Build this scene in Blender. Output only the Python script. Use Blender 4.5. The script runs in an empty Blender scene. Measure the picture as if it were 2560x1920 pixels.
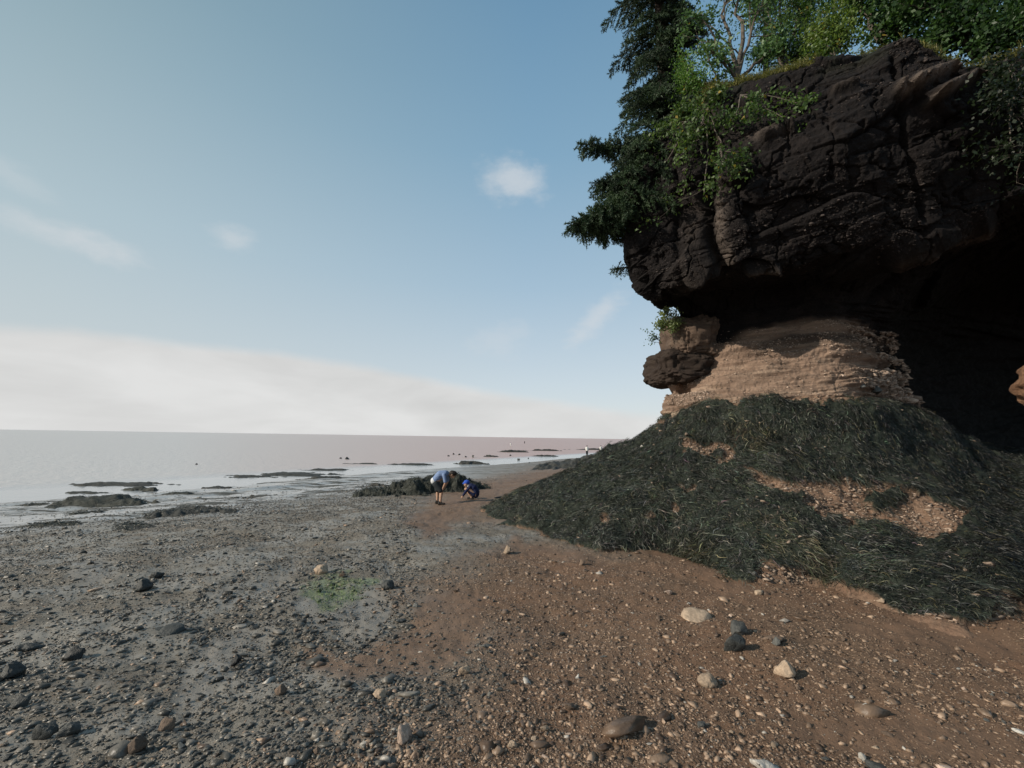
import bpy, math
import numpy as np
from mathutils import Matrix, Vector
R = math.radians
rng = np.random.default_rng(7)
scene = bpy.context.scene
COL = scene.collection

# ------------------------------------------------------------------ camera
FPX = 950.0                        # focal length measured on a 2212 px wide view of the photograph
CAM = np.array([0.0, 0.0, 1.7])
PITCH, ROLL = R(6.9), R(0.89)
_F = np.array([0, math.cos(PITCH), math.sin(PITCH)])
_U0 = np.array([0, -math.sin(PITCH), math.cos(PITCH)])
_R0 = np.array([1.0, 0, 0])
_RT = math.cos(ROLL) * _R0 + math.sin(ROLL) * _U0
_UP = -math.sin(ROLL) * _R0 + math.cos(ROLL) * _U0
cam_d = bpy.data.cameras.new('camera')
cam = bpy.data.objects.new('camera', cam_d); COL.objects.link(cam)
m = Matrix(((_RT[0], _UP[0], -_F[0], CAM[0]), (_RT[1], _UP[1], -_F[1], CAM[1]), (_RT[2], _UP[2], -_F[2], CAM[2]), (0, 0, 0, 1)))
cam.matrix_world = m
cam_d.sensor_width = 36.0; cam_d.lens = 36.0 * FPX / 2212.0
cam_d.clip_start = 0.05; cam_d.clip_end = 20000
scene.camera = cam

def ray(u, v):
    return _F + _RT * ((u - 1106) / FPX) + _UP * ((829.5 - v) / FPX)
def W(u, v, Y):                    # survey: world point seen at a bearing, at world distance Y ahead
    d = ray(u, v); return CAM + d * (Y / d[1])
def proj(p):
    d = np.asarray(p) - CAM; z = d @ _F; z = np.where(z < 0.05, 0.05, z)
    return 1106 + FPX * (d @ _RT) / z, 829.5 - FPX * (d @ _UP) / z

# ------------------------------------------------------------------ noise
def _hash(ix, iy, iz, seed):
    h = (ix.astype(np.int64) * 374761393 + iy.astype(np.int64) * 668265263 + iz.astype(np.int64) * 2147483647 + seed * 1274126177) & 0xFFFFFFFF
    h = ((h ^ (h >> 13)) * 1274126177) & 0xFFFFFFFF
    h = ((h ^ (h >> 16)) * 2246822519) & 0xFFFFFFFF
    return ((h ^ (h >> 15)) & 0xFFFFFF).astype(np.float64) / 16777215.0
def vnoise(p, seed=0):
    p = np.asarray(p, float); i = np.floor(p).astype(np.int64); f = p - i
    f = f * f * f * (f * (f * 6 - 15) + 10)
    r = 0
    for dx in (0, 1):
        wx = f[:, 0] if dx else 1 - f[:, 0]
        for dy in (0, 1):
            wy = f[:, 1] if dy else 1 - f[:, 1]
            for dz in (0, 1):
                wz = f[:, 2] if dz else 1 - f[:, 2]
                r = r + wx * wy * wz * _hash(i[:, 0] + dx, i[:, 1] + dy, i[:, 2] + dz, seed)
    return r * 2 - 1
def fbm(p, octv=4, seed=0, gain=0.5, lac=2.03):
    a, s, r = 1.0, 0.0, 0
    p = np.asarray(p, float)
    for k in range(octv):
        r = r + a * vnoise(p, seed + k * 17); s += a; a *= gain; p = p * lac + 7.3
    return r / s * 1.6
def sstep(a, b, x):
    t = np.clip((x - a) / (b - a), 0, 1); return t * t * (3 - 2 * t)
def inpoly(u, v, poly):
    u = np.asarray(u); v = np.asarray(v); c = np.zeros(u.shape, bool); n = len(poly)
    for i in range(n):
        x1, y1 = poly[i]; x2, y2 = poly[(i + 1) % n]
        if y1 == y2: continue
        k = ((y1 > v) != (y2 > v)) & (u < (x2 - x1) * (v - y1) / (y2 - y1) + x1)
        c ^= k
    return c

# ------------------------------------------------------------------ mesh helpers
def make_mesh(name, V, faces, mats, smooth=False, attrs=None, fmat=None, parent=None, colors=None):
    """faces: list of int arrays (n,k)"""
    me = bpy.data.meshes.new(name)
    V = np.asarray(V, np.float32)
    faces = [np.asarray(f, np.int32) for f in faces if len(f)]
    nl = sum(f.size for f in faces); nf = sum(len(f) for f in faces)
    me.vertices.add(len(V)); me.vertices.foreach_set('co', V.ravel())
    me.loops.add(nl); me.loops.foreach_set('vertex_index', np.concatenate([f.ravel() for f in faces]))
    me.polygons.add(nf)
    tot = np.concatenate([np.full(len(f), f.shape[1], np.int32) for f in faces])
    st = np.concatenate([[0], np.cumsum(tot)[:-1]]).astype(np.int32)
    me.polygons.foreach_set('loop_start', st); me.polygons.foreach_set('loop_total', tot)
    if smooth: me.polygons.foreach_set('use_smooth', np.ones(nf, bool))
    for mt in (mats if isinstance(mats, (list, tuple)) else [mats]): me.materials.append(mt)
    if fmat is not None: me.polygons.foreach_set('material_index', np.asarray(fmat, np.int32))
    for k, a in (attrs or {}).items():
        at = me.attributes.new(k, 'FLOAT', 'POINT'); at.data.foreach_set('value', np.asarray(a, np.float32))
    for k, a in (colors or {}).items():
        at = me.attributes.new(k, 'FLOAT_COLOR', 'POINT')
        c = np.ones((len(V), 4), np.float32); c[:, :3] = a; at.data.foreach_set('color', c.ravel())
    me.update(calc_edges=True); me.validate()
    o = bpy.data.objects.new(name, me); COL.objects.link(o)
    if parent is not None: o.parent = parent
    return o
def tag(o, label=None, cat=None, group=None, kind=None):
    if label: o['label'] = label
    if cat: o['category'] = cat
    if group: o['group'] = group
    if kind: o['kind'] = kind
    return o
def empty(name, loc, label, cat, group=None):
    o = bpy.data.objects.new(name, None); COL.objects.link(o); o.location = tuple(float(c) for c in loc)
    o.empty_display_size = 0.2
    return tag(o, label, cat, group)
def grid_faces(nr, nc, wrap=False):
    a = np.arange(nr * nc).reshape(nr, nc)
    if wrap: a = np.concatenate([a, a[:, :1]], 1)
    return np.stack([a[:-1, :-1], a[:-1, 1:], a[1:, 1:], a[1:, :-1]], -1).reshape(-1, 4)
def cr_weights(n_ctrl, t, wrap=False):
    """Catmull-Rom weights for parameter t (0..n_ctrl-1, or ..n_ctrl when wrapped)"""
    t = np.asarray(t, float); i = np.floor(t).astype(int)
    if not wrap: i = np.clip(i, 0, n_ctrl - 2)
    f = t - i
    w = np.stack([-.5 * f + f * f - .5 * f ** 3, 1 - 2.5 * f * f + 1.5 * f ** 3, .5 * f + 2 * f * f - 1.5 * f ** 3, -.5 * f * f + .5 * f ** 3], 1)
    M = np.zeros((len(t), n_ctrl))
    for k in range(4):
        j = i + k - 1
        j = j % n_ctrl if wrap else np.clip(j, 0, n_ctrl - 1)
        np.add.at(M, (np.arange(len(t)), j), w[:, k])
    return M
def grid_normals(P):
    du = np.gradient(P, axis=1); dv = np.gradient(P, axis=0)
    n = np.cross(du, dv); l = np.linalg.norm(n, axis=-1, keepdims=True); return n / np.maximum(l, 1e-9)

# ------------------------------------------------------------------ materials
class NT:
    def __init__(s, name):
        s.m = bpy.data.materials.new(name); s.m.use_nodes = True
        s.t = s.m.node_tree; s.t.nodes.clear()
        s.out = s.t.nodes.new('ShaderNodeOutputMaterial')
    def n(s, typ, ins=None, **kw):
        nd = s.t.nodes.new(typ)
        for k, v in kw.items(): setattr(nd, k, v)
        for k, v in (ins or {}).items():
            sk = nd.inputs[k]
            if isinstance(v, bpy.types.NodeSocket): s.t.links.new(v, sk)
            elif isinstance(v, bpy.types.Node): s.t.links.new(v.outputs[0], sk)
            else: sk.default_value = v
        return nd
    def noise(s, scale, detail=4, rough=.55, vec=None, dist=0, out=0):
        ins = {'Scale': scale, 'Detail': detail, 'Roughness': rough, 'Distortion': dist}
        if vec is not None: ins['Vector'] = vec
        return s.n('ShaderNodeTexNoise', ins).outputs[out]
    def coord(s, which='Object'): return s.n('ShaderNodeTexCoord').outputs[which]
    def ramp(s, fac, stops, interp='LINEAR'):
        nd = s.n('ShaderNodeValToRGB', {'Fac': fac}); cr = nd.color_ramp; cr.interpolation = interp
        while len(cr.elements) < len(stops): cr.elements.new(.5)
        for e, (p, c) in zip(cr.elements, stops):
            e.position = p; e.color = (c, c, c, 1) if not hasattr(c, '__len__') else (*c, 1)
        return nd.outputs[0]
    def mix(s, f, a, b, typ='MIX'):
        nd = s.n('ShaderNodeMix', data_type='RGBA', blend_type=typ)
        for k, v in ((0, f), (6, a), (7, b)):
            if isinstance(v, bpy.types.NodeSocket): s.t.links.new(v, nd.inputs[k])
            elif isinstance(v, (tuple, list)): nd.inputs[k].default_value = (*v[:3], 1)
            else: nd.inputs[k].default_value = v
        return nd.outputs[2]
    def math(s, op, a, b=0.0, c=None, clamp=False):
        nd = s.n('ShaderNodeMath', operation=op); nd.use_clamp = clamp
        for k, v in enumerate((a, b) if c is None else (a, b, c)):
            if isinstance(v, bpy.types.NodeSocket): s.t.links.new(v, nd.inputs[k])
            else: nd.inputs[k].default_value = v
        return nd.outputs[0]
    def attr(s, name, out='Fac'): return s.n('ShaderNodeAttribute', attribute_name=name).outputs[out]
    def mapping(s, vec, scale=(1, 1, 1), rot=(0, 0, 0), loc=(0, 0, 0)):
        return s.n('ShaderNodeMapping', {'Vector': vec, 'Scale': scale, 'Rotation': rot, 'Location': loc}).outputs[0]
    def bump(s, h, strength=.5, dist=.02, normal=None):
        ins = {'Height': h, 'Strength': strength, 'Distance': dist}
        if normal is not None: ins['Normal'] = normal
        return s.n('ShaderNodeBump', ins).outputs[0]
    def pbsdf(s, color, rough=.8, normal=None, spec=.3, **kw):
        ins = {'Base Color': color if isinstance(color, bpy.types.NodeSocket) else (*color, 1), 'Roughness': rough, 'Specular IOR Level': spec}
        if normal is not None: ins['Normal'] = normal
        ins.update(kw)
        b = s.n('ShaderNodeBsdfPrincipled', ins)
        s.t.links.new(b.outputs[0], s.out.inputs[0]); return b
def simple_mat(name, col, rough=.8, var=.25, scale=20, spec=.25):
    t = NT(name); n = t.noise(scale, 3)
    c = t.mix(t.ramp(n, [(.3, 0.), (.7, 1.)]), tuple(x * (1 - var) for x in col), tuple(x * (1 + var) for x in col))
    t.pbsdf(c, rough, spec=spec, normal=t.bump(n, .3, .01)); return t.m

# ------------------------------------------------------------------ sun and sky
SUN = np.array([-.80, -.26, .44]); SUN /= np.linalg.norm(SUN)
sd = bpy.data.lights.new('sun', 'SUN'); sd.energy = 5.0; sd.angle = R(.53); sd.color = (1, .90, .76)
so = bpy.data.objects.new('sun', sd); COL.objects.link(so)
so.rotation_euler = Vector(-SUN).to_track_quat('-Z', 'Y').to_euler(); so.location = (-20, 4, 25)
world = bpy.data.worlds.new('World'); scene.world = world; world.use_nodes = True
wt = NT.__new__(NT); wt.t = world.node_tree; wt.t.nodes.clear()
wout = wt.n('ShaderNodeOutputWorld')
sky = wt.n('ShaderNodeTexSky', sky_type='NISHITA'); sky.sun_disc = False
sky.sun_elevation = math.asin(SUN[2]); sky.sun_rotation = math.atan2(SUN[0], SUN[1])
sky.air_density = 1.0; sky.dust_density = .6; sky.ozone_density = 1.6
g = wt.coord('Generated')
sp = wt.n('ShaderNodeSeparateXYZ', {'Vector': g})
X_, Y_, Z_ = sp.outputs
el = wt.math('ARCSINE', Z_)                     # elevation, radians
az = wt.math('ARCTAN2', X_, Y_)                 # + to the right
n1 = wt.noise(3.0, 5, .5, vec=wt.mapping(g, (1, 1, 3)))
n2 = wt.noise(9.0, 4, .55, vec=wt.mapping(g, (1, 1, 2.2)))
n3 = wt.noise(26.0, 4, .6, vec=wt.mapping(g, (1, 1, 1.8)))
# base gradient (haze towards the horizon) laid over the Nishita sky
skyc = wt.mix(1.0, sky.outputs[0], (.10, .10, .10), 'MULTIPLY')
tone = wt.ramp(wt.math('DIVIDE', el, 1.2), [(0, (.75, .785, .80)), (.10, (.64, .73, .79)), (.28, (.42, .58, .71)), (.5, (.255, .44, .60)), (.75, (.15, .31, .475)), (1, (.09, .215, .375))])
skyc = wt.mix(.82, skyc, tone)
left = wt.math('MULTIPLY', wt.ramp(wt.math('ADD', wt.math('MULTIPLY', az, -.62), .32), [(.3, 0.), (.85, 1.)]), .75)
skyc = wt.mix(left, skyc, wt.ramp(wt.math('DIVIDE', el, 1.2), [(0, (.60, .63, .63)), (.3, (.45, .55, .58)), (.6, (.265, .375, .41)), (1, (.16, .26, .30))]))
# fog bank over the bay: its top edge sinks to the right
_pr = []
for u_, v_ in ((-300, 690), (0, 702), (160, 708), (400, 742), (600, 757), (800, 790), (1000, 830), (1200, 868), (1400, 893), (1800, 925), (2200, 940)):
    d_ = ray(u_, v_); d_ = d_ / np.linalg.norm(d_); _pr.append((math.atan2(d_[0], d_[1]) / 2.4 + .5, math.asin(d_[2]) * 3))
edge = wt.math('DIVIDE', wt.ramp(wt.math('ADD', wt.math('DIVIDE', az, 2.4), .5), _pr), 3.0)
edge = wt.math('ADD', edge, wt.math('ADD', wt.math('MULTIPLY', wt.math('SUBTRACT', n1, .5), .02), wt.math('MULTIPLY', wt.math('SUBTRACT', n2, .5), .016)))
fm = wt.n('ShaderNodeMapRange', {'Value': wt.math('SUBTRACT', edge, el), 'From Min': -.010, 'From Max': .020}, interpolation_type='SMOOTHSTEP').outputs[0]
nf = wt.noise(3.2, 5, .5, vec=wt.mapping(g, (1, 1, 3.6)), dist=.3)
fogc = wt.mix(wt.ramp(nf, [(.32, 0.), (.62, 1.)]), (.63, .628, .62), (.76, .758, .75))
skyc = wt.mix(wt.math('MULTIPLY', fm, .93), skyc, fogc)
def cloud(u, v, ru, rv, amt, tilt=0.0, soft=.9):
    """soft cumulus wisp centred on a compass bearing / elevation"""
    global skyc
    d = ray(u, v); d = d / np.linalg.norm(d)
    ca, ce = math.atan2(d[0], d[1]), math.asin(d[2])
    da = wt.math('MULTIPLY', wt.math('SUBTRACT', az, ca), math.cos(ce)); de = wt.math('SUBTRACT', el, ce)
    c_, s_ = math.cos(tilt), math.sin(tilt)
    a = wt.math('DIVIDE', wt.math('ADD', wt.math('MULTIPLY', da, c_), wt.math('MULTIPLY', de, s_)), ru / 950)
    b = wt.math('DIVIDE', wt.math('SUBTRACT', wt.math('MULTIPLY', de, c_), wt.math('MULTIPLY', da, s_)), rv / 950)
    r = wt.math('SQRT', wt.math('ADD', wt.math('MULTIPLY', a, a), wt.math('MULTIPLY', b, b)))
    r = wt.math('ADD', r, wt.math('MULTIPLY', wt.math('ADD', wt.math('SUBTRACT', n2, .5), wt.math('MULTIPLY', wt.math('SUBTRACT', n3, .5), .8)), 1.25))
    k = wt.n('ShaderNodeMapRange', {'Value': r, 'From Min': 1.1, 'From Max': .0, 'To Min': 0., 'To Max': amt}, interpolation_type='SMOOTHSTEP').outputs[0]
    skyc = wt.mix(k, skyc, (.68, .70, .72))
cloud(1112, 385, 88, 50, .62, -.1)
cloud(120, 505, 70, 26, .42, -.15)
cloud(215, 535, 60, 26, .40, -.2)
cloud(505, 518, 44, 34, .42)
cloud(1290, 685, 110, 34, .5, .75)
cloud(1085, 735, 90, 40, .25, .2)
cloud(20, 375, 70, 20, .2, -.4)
bg = wt.n('ShaderNodeBackground', {'Color': skyc, 'Strength': 1.0})
wt.t.links.new(bg.outputs[0], wout.inputs[0])
scene.view_settings.view_transform = 'Standard'; scene.view_settings.look = 'None'; scene.view_settings.exposure = 0
scene.render.engine = 'CYCLES'
# ------------------------------------------------------------------ terrain
SEA_Z = -2.0
NRM = np.array([-.848, .53]); TAN = np.array([.53, .848])
def ground_base(x, y):
    s = NRM[0] * x + NRM[1] * y
    z = np.where(s < 0, -.022 * s, -.031 * s)
    z = np.minimum(z, .5)
    z = np.where(s > 8, -.248 - (s - 8) * .072, z)
    z = np.where(s > 27, -1.616 - (s - 27) * .05 , z)
    z = np.where(s > 33, -1.92 - (s - 33) * .10, z)
    return np.maximum(z, -6)
def gpt(u, v):                    # survey: where that bearing meets the beach
    d = ray(u, v); t = 1.0
    for _ in range(60):
        p = CAM + d * t
        g_ = max(float(ground_base(np.array(p[0]), np.array(p[1]))), SEA_Z)
        t = t + (p[2] - g_) / max(-d[2], .02) * .7
    return CAM + d * t

SAND_PATHS = [  # polygons (survey bearings) of smooth, almost stone free red sand
    [(880,1130),(960,1060),(1060,1040),(1180,1008),(1320,990),(1280,1030),(1130,1060),(1050,1095),(1010,1120),(960,1150),(905,1160)],
    [(640,1390),(760,1420),(860,1360),(900,1300),(1010,1270),(1060,1330),(1010,1420),(900,1470),(760,1480),(650,1440)],
       [(1440,1190),(1510,1210),(1640,1280),(1690,1300),(1560,1285)],
    [(1700,1560),(1900,1530),(2212,1600),(2212,1640),(1900,1640),(1720,1600)],
    [(1800,1330),(2212,1330),(2212,1420),(2050,1400),(1850,1370)],
    [(1090,1160),(1290,1195),(1330,1215),(1200,1210),(1100,1190)],
]
MUD = [ # wet grey shining mud and shallow puddles
    [(650,1290),(720,1270),(800,1270),(850,1310),(840,1370),(780,1400),(700,1380),(655,1340)],
    [(400,1400),(500,1360),(600,1330),(590,1400),(480,1470),(420,1560),(390,1500)],
       [(140,1220),(230,1200),(250,1240),(180,1270),(140,1250)],
    [(440,1290),(560,1240),(680,1200),(640,1250),(540,1300),(460,1330)],
    [(780,1600),(850,1590),(870,1640),(800,1650)],
]
def soft_masks(u, v, polys, jit, soft=0):
    m = np.zeros(u.shape)
    for p in polys: m = np.maximum(m, inpoly(u + jit[0], v + jit[1], p).astype(float))
    return m
# polar sheet about the viewing place: dense in front, out to the open water
angs = np.concatenate([np.linspace(-180, -62, 60)[:-1], np.linspace(-62, 62, 900), np.linspace(62, 180, 60)[1:-1]]) * math.pi / 180
rads = np.concatenate([[0.0], np.geomspace(.6, 150, 640), [220, 400, 900]])
A, Rr = np.meshgrid(angs, rads)
gx, gy = (Rr * np.sin(A)).ravel(), (Rr * np.cos(A)).ravel()
P3 = np.stack([gx, gy, np.zeros_like(gx)], 1)
gz = ground_base(gx, gy)
s_ = NRM[0] * gx + NRM[1] * gy; t_ = TAN[0] * gx + TAN[1] * gy
near = 1 - sstep(25, 60, Rr.ravel())
gz = gz + .045 * fbm(P3 * .45, 4, 3) * (.4 + near) + .018 * fbm(P3 * 3.1, 3, 4) * near + .006 * fbm(P3 * 14, 2, 5) * near
# tidal flat: long low ridges that follow the shore
rid = fbm(np.stack([s_ * .42, t_ * .075, np.zeros_like(s_)], 1), 4, 11)
tid = sstep(14, 22, s_) * (1 - sstep(37, 42, s_))
gz = gz + .13 * tid * rid - .03 * tid
def ground(x, y):
    x = np.atleast_1d(np.asarray(x, float)); y = np.atleast_1d(np.asarray(y, float))
    p = np.stack([x, y, np.zeros_like(x)], 1); r = np.hypot(x, y); nr = 1 - sstep(25, 60, r)
    s = NRM[0] * x + NRM[1] * y; t = TAN[0] * x + TAN[1] * y
    z = ground_base(x, y) + .045 * fbm(p * .45, 4, 3) * (.4 + nr) + .018 * fbm(p * 3.1, 3, 4) * nr + .006 * fbm(p * 14, 2, 5) * nr
    rd = fbm(np.stack([s * .42, t * .075, np.zeros_like(s)], 1), 4, 11); td = sstep(14, 22, s) * (1 - sstep(37, 42, s))
    return z + .13 * td * rd - .03 * td
gu, gv = proj(np.stack([gx, gy, gz], 1))
jx = 26 * fbm(P3 * 2.2, 3, 21), 14 * fbm(P3 * 2.2, 3, 22)
sandm = soft_masks(gu, gv, SAND_PATHS, jx); mudm = soft_masks(gu, gv, MUD, jx)
def zone_red(u, v, p):            # 0 grey shale side .. 1 red side
    k = (u - (1500 - 1.0 * (v - 900))) / 330 + .5
    return np.clip(k + .8 * fbm(p * .55, 3, 31), 0, 1)
def blur2(a, n=2):
    a = a.reshape(A.shape).copy()
    for _ in range(n):
        a[1:-1, 1:-1] = (a[1:-1, 1:-1] * 2 + a[:-2, 1:-1] + a[2:, 1:-1] + a[1:-1, :-2] + a[1:-1, 2:]) / 6
    return a.ravel()
redm = np.clip(zone_red(gu, gv, P3), 0, 1)
redm = np.maximum(redm, blur2(sandm, 30) * .65) 
farred = sstep(800, 1000, gu) * (1 - sstep(1120, 1150, gv)) * (1 - tid * .8)
redm = np.maximum(redm, farred * .55)
mudm = blur2(mudm, 14) ; sandm = blur2(sandm, 14)
gz = gz - .012 * mudm
G_RED, G_MUD, G_SAND = redm, mudm, sandm

def alg_mask(u, v, p):
    q = np.minimum(((u - 725) / 62) ** 2 + ((v - 1278) / 36) ** 2, ((u - 780) / 40) ** 2 + ((v - 1256) / 10) ** 2)
    return 1 - sstep(.5, 1.5, q + 1.1 * fbm(p * 4.5, 4, 171, .6))
algm = alg_mask(gu, gv, P3)
def beach_mat():
    t = NT('beach_sand_mud'); co = t.coord()
    red, mud, sand, wet = t.attr('red'), t.attr('mud'), t.attr('sand'), t.attr('wet')
    n0 = t.noise(.9, 4, vec=co); n1 = t.noise(5, 6, .6, vec=co); n2 = t.noise(38, 5, .65, vec=co); n3 = t.noise(130, 3, .6, vec=co)
    grit = t.ramp(n2, [(.3, 0.), (.7, 1.)])
    grey = t.mix(grit, (.070, .062, .051), (.25, .225, .186))
    grey = t.mix(t.ramp(n1, [(.4, 0.), (.62, 1.)]), grey, (.14, .116, .09))
    redc = t.mix(grit, (.050, .031, .020), (.19, .122, .078))
    redc = t.mix(t.ramp(n0, [(.35, 0.), (.65, 1.)]), redc, (.145, .083, .050))
    silt_sheen = t.math('MULTIPLY', t.ramp(t.noise(1.1, 6, .62, vec=t.mapping(co, (.6, 1.4, 1), (0, 0, R(-20)))), [(.44, 0.), (.56, .9)]), t.math('SUBTRACT', 1.0, red), clamp=True)
    grey = t.mix(silt_sheen, grey, (.205, .186, .158))  # lighter silt patches carry the silvery wet sheen in their colour
    c = t.mix(red, grey, redc)
    c = t.mix(t.math('MULTIPLY', sand, .55), c, t.mix(t.ramp(n3, [(.3, 0.), (.7, 1.)]), (.13, .076, .047), (.195, .122, .08)))
    c = t.mix(t.math('MULTIPLY', mud, .85), c, (.20, .186, .166))
    c = t.mix(t.math('MULTIPLY', wet, .6), c, (.075, .07, .062))
    c = t.mix(t.math('MULTIPLY', t.attr('algae'), t.ramp(n2, [(.3, .45), (.6, .95)])), c, t.mix(grit, (.07, .092, .042), (.20, .24, .125)))
    h = t.math('ADD', t.math('MULTIPLY', n2, .7), t.math('MULTIPLY', n3, .4))
    gl = t.math('MAXIMUM', t.math('MULTIPLY', mud, .25), t.math('MULTIPLY', wet, t.ramp(n1, [(.42, 0.), (.55, 1.)])))
    puddle = t.math('MULTIPLY', t.ramp(t.noise(2.2, 5, .6, vec=co), [(.52, 0.), (.62, .8)]), t.math('SUBTRACT', 1.0, red))
    gl = t.math('MAXIMUM', gl, t.math('MULTIPLY', puddle, .9), clamp=True)
    gl = t.math('MAXIMUM', gl, t.math('MULTIPLY', silt_sheen, .75), clamp=True)
    pool = t.math('MULTIPLY', wet, t.ramp(t.noise(1.0, 5, .6, vec=t.mapping(co, (.22, .9, 1), (0, 0, R(-58)))), [(.34, 0.), (.46, 1.)]))
    gl = t.math('MAXIMUM', gl, pool, clamp=True)
    c = t.mix(pool, c, (.30, .292, .28))
    bars = t.math('MULTIPLY', wet, t.ramp(t.noise(1.0, 6, .68, vec=t.mapping(co, (.16, .85, 1), (0, 0, R(-58)), (3, 1, 0))), [(.52, 0.), (.57, 1.)]))
    c = t.mix(t.math('MULTIPLY', bars, .92), c, t.mix(grit, (.022, .023, .019), (.075, .072, .06)))
    gl = t.math('MULTIPLY', gl, t.math('SUBTRACT', 1.0, bars), clamp=True)
    nb = t.n('ShaderNodeBump', {'Height': h, 'Strength': t.math('MULTIPLY_ADD', gl, -.62, .75), 'Distance': .02}).outputs[0]
    rough = t.math('MULTIPLY_ADD', gl, -.62, .85)
    t.pbsdf(c, rough, nb, spec=.35); return t.m
wet = sstep(13, 18, s_ + 1.5 * fbm(P3 * .35, 3, 33)) * (1 - .9 * sstep(900, 1150, gu))
beach = make_mesh('beach', np.stack([gx, gy, gz], 1), [grid_faces(len(rads), len(angs), True)[:, ::-1]], beach_mat(), True,
                  dict(red=redm, mud=mudm, sand=sandm, wet=wet, algae=algm))
tag(beach, 'wide tidal beach of grey shale and red sand', kind='structure')

# ------------------------------------------------------------------ sea
def sea_mat():
    t = NT('muddy_sea_water'); co = t.coord(); s = t.attr('off')     # metres seaward
    n = t.noise(.05, 3, vec=co); w1 = t.noise(1.3, 4, .6, vec=t.mapping(co, (1, 1, 1), (0, 0, R(32)))); w2 = t.noise(6, 3, .6, vec=co)
    outer = t.ramp(t.math('MULTIPLY', t.math('SUBTRACT', s, 40.), .05, clamp=True), [(0, 0.), (.25, 1.)])
    sx = t.n('ShaderNodeSeparateXYZ', {'Vector': co}).outputs
    br = t.math('DIVIDE', sx[0], t.math('MAXIMUM', sx[1], 1.0))
    k = t.n('ShaderNodeMapRange', {'Value': br, 'From Min': -.75, 'From Max': .05}).outputs[0]
    c = t.mix(k, (.50, .475, .455), (.42, .262, .215))  # water lightened: pale fog reflection put into its colour, most at left
    c = t.mix(outer, (.33, .34, .345), c)
    glitter = t.ramp(t.noise(1.1, 6, .75, vec=t.mapping(co, (.35, 2.2, 1), (0, 0, R(-58)))), [(.45, 0.), (.75, .5)])
    c = t.mix(t.math('MULTIPLY', glitter, outer), c, (.55, .45, .42))  # pale streaks paint glitter onto the outer water
    h = t.math('ADD', w1, t.math('MULTIPLY', w2, .35))
    st = t.math('MULTIPLY_ADD', outer, .55, .06)
    b = t.n('ShaderNodeBump', {'Height': h, 'Strength': st, 'Distance': .22}).outputs[0]
    t.pbsdf(c, t.math('MULTIPLY_ADD', outer, .22, .16), b, spec=.5); return t.m
sa = np.linspace(-math.pi, math.pi, 181)[:-1]; sr = np.concatenate([[8], np.geomspace(12, 15000, 120)])
SA, SR = np.meshgrid(sa, sr); sx_, sy_ = (SR * np.sin(SA)).ravel(), (SR * np.cos(SA)).ravel()
offs = NRM[0] * sx_ + NRM[1] * sy_
sea = make_mesh('sea', np.stack([sx_, sy_, np.full_like(sx_, SEA_Z)], 1), [grid_faces(len(sr), len(sa), True)[:, ::-1]], sea_mat(), True, dict(off=offs))
tag(sea, 'pinkish brown muddy sea water reaching the horizon', kind='structure')

# ------------------------------------------------------------------ sea stack (rock with narrow foot and overhanging head)
H = 'hidden'
rows = [
 [(1480,960,13),(1405,970,11.0),(1450,960,10.2),(1500,960,9.7),(1570,960,9.4),(1700,960,9.2),(1850,960,9.2),(2000,1000,10),(2100,1020,11),(2300,1020,11.5),(2800,1050,10)],
 [(1490,900,13),(1430,905,10.7),(1463,898,9.95),(1510,884,9.4),(1580,872,9.0),(1700,858,8.65),(1850,865,8.6),(1960,885,9.8),(2080,930,12),(2300,950,13),(2900,950,12)],
 [(1510,800,13),(1458,800,10.6),(1490,800,10.2),(1530,795,9.8),(1590,790,9.5),(1700,780,9.15),(1840,785,9.0),(1935,800,10.4),(2060,820,13),(2300,850,14),(2900,850,13)],
 [(1520,710,13),(1476,722,10.6),(1500,715,10.3),(1540,705,10.1),(1600,700,9.95),(1700,690,9.7),(1825,690,9.5),(1905,705,10.8),(2040,720,13.2),(2300,750,14),(2900,750,13)],
 [(1540,655,13),(1458,668,10.4),(1480,655,10.0),(1530,645,9.9),(1600,640,9.8),(1700,628,9.6),(1850,605,9.4),(2000,585,9.9),(2120,565,11),(2350,545,12),(2900,600,12)],
 [(1500,600,13),(1400,626,9.9),(1440,628,9.2),(1500,612,8.8),(1590,602,8.55),(1700,578,8.3),(1850,545,8.05),(2000,508,7.95),(2130,472,7.95),(2350,450,7.9),(2900,500,8.3)],
 [(1480,520,13),(1362,550,9.7),(1410,555,8.95),(1490,545,8.55),(1570,525,8.2),(1700,505,7.95),(1850,470,7.7),(2000,430,7.5),(2130,395,7.5),(2350,370,7.4),(2900,400,8)],
 [(1470,400,13),(1350,430,9.6),(1410,425,8.8),(1500,410,8.4),(1565,395,8.0),(1700,370,7.6),(1850,330,7.3),(2000,290,7.1),(2120,260,7.1),(2350,230,7.0),(2900,200,8)],
 [(1500,300,13),(1390,330,9.6),(1450,305,8.9),(1520,285,8.5),(1580,265,8.2),(1700,232,7.75),(1850,190,7.35),(1980,160,7.1),(2110,185,7.1),(2350,140,7.0),(2900,100,8)],
 [(1520,240,13),(1470,250,9.9),(1500,218,9.3),(1545,192,8.9),(1600,178,8.6),(1720,148,8.15),(1850,116,7.7),(1965,80,7.35),(2085,150,7.4),(2350,60,7.3),(2900,0,8)],
]
CP = []
for r_, row in enumerate(rows):
    pts = [W(*q) for q in row]
    z = pts[0][2]
    pts.append(np.array([15., 22., pts[-1][2]])); pts.append(np.array([11.5, 21., z]))
    CP.append(pts)
for fr, dz in ((.38, .35), (.93, .7)):          # the flat top closes towards the middle of the stack
    CP.append([p + (np.array([10.5, 14.5, p[2]]) - p) * fr + np.array([0, 0, dz]) for p in CP[9]])
CP = np.array(CP)                         # rows x 13 x 3
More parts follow.
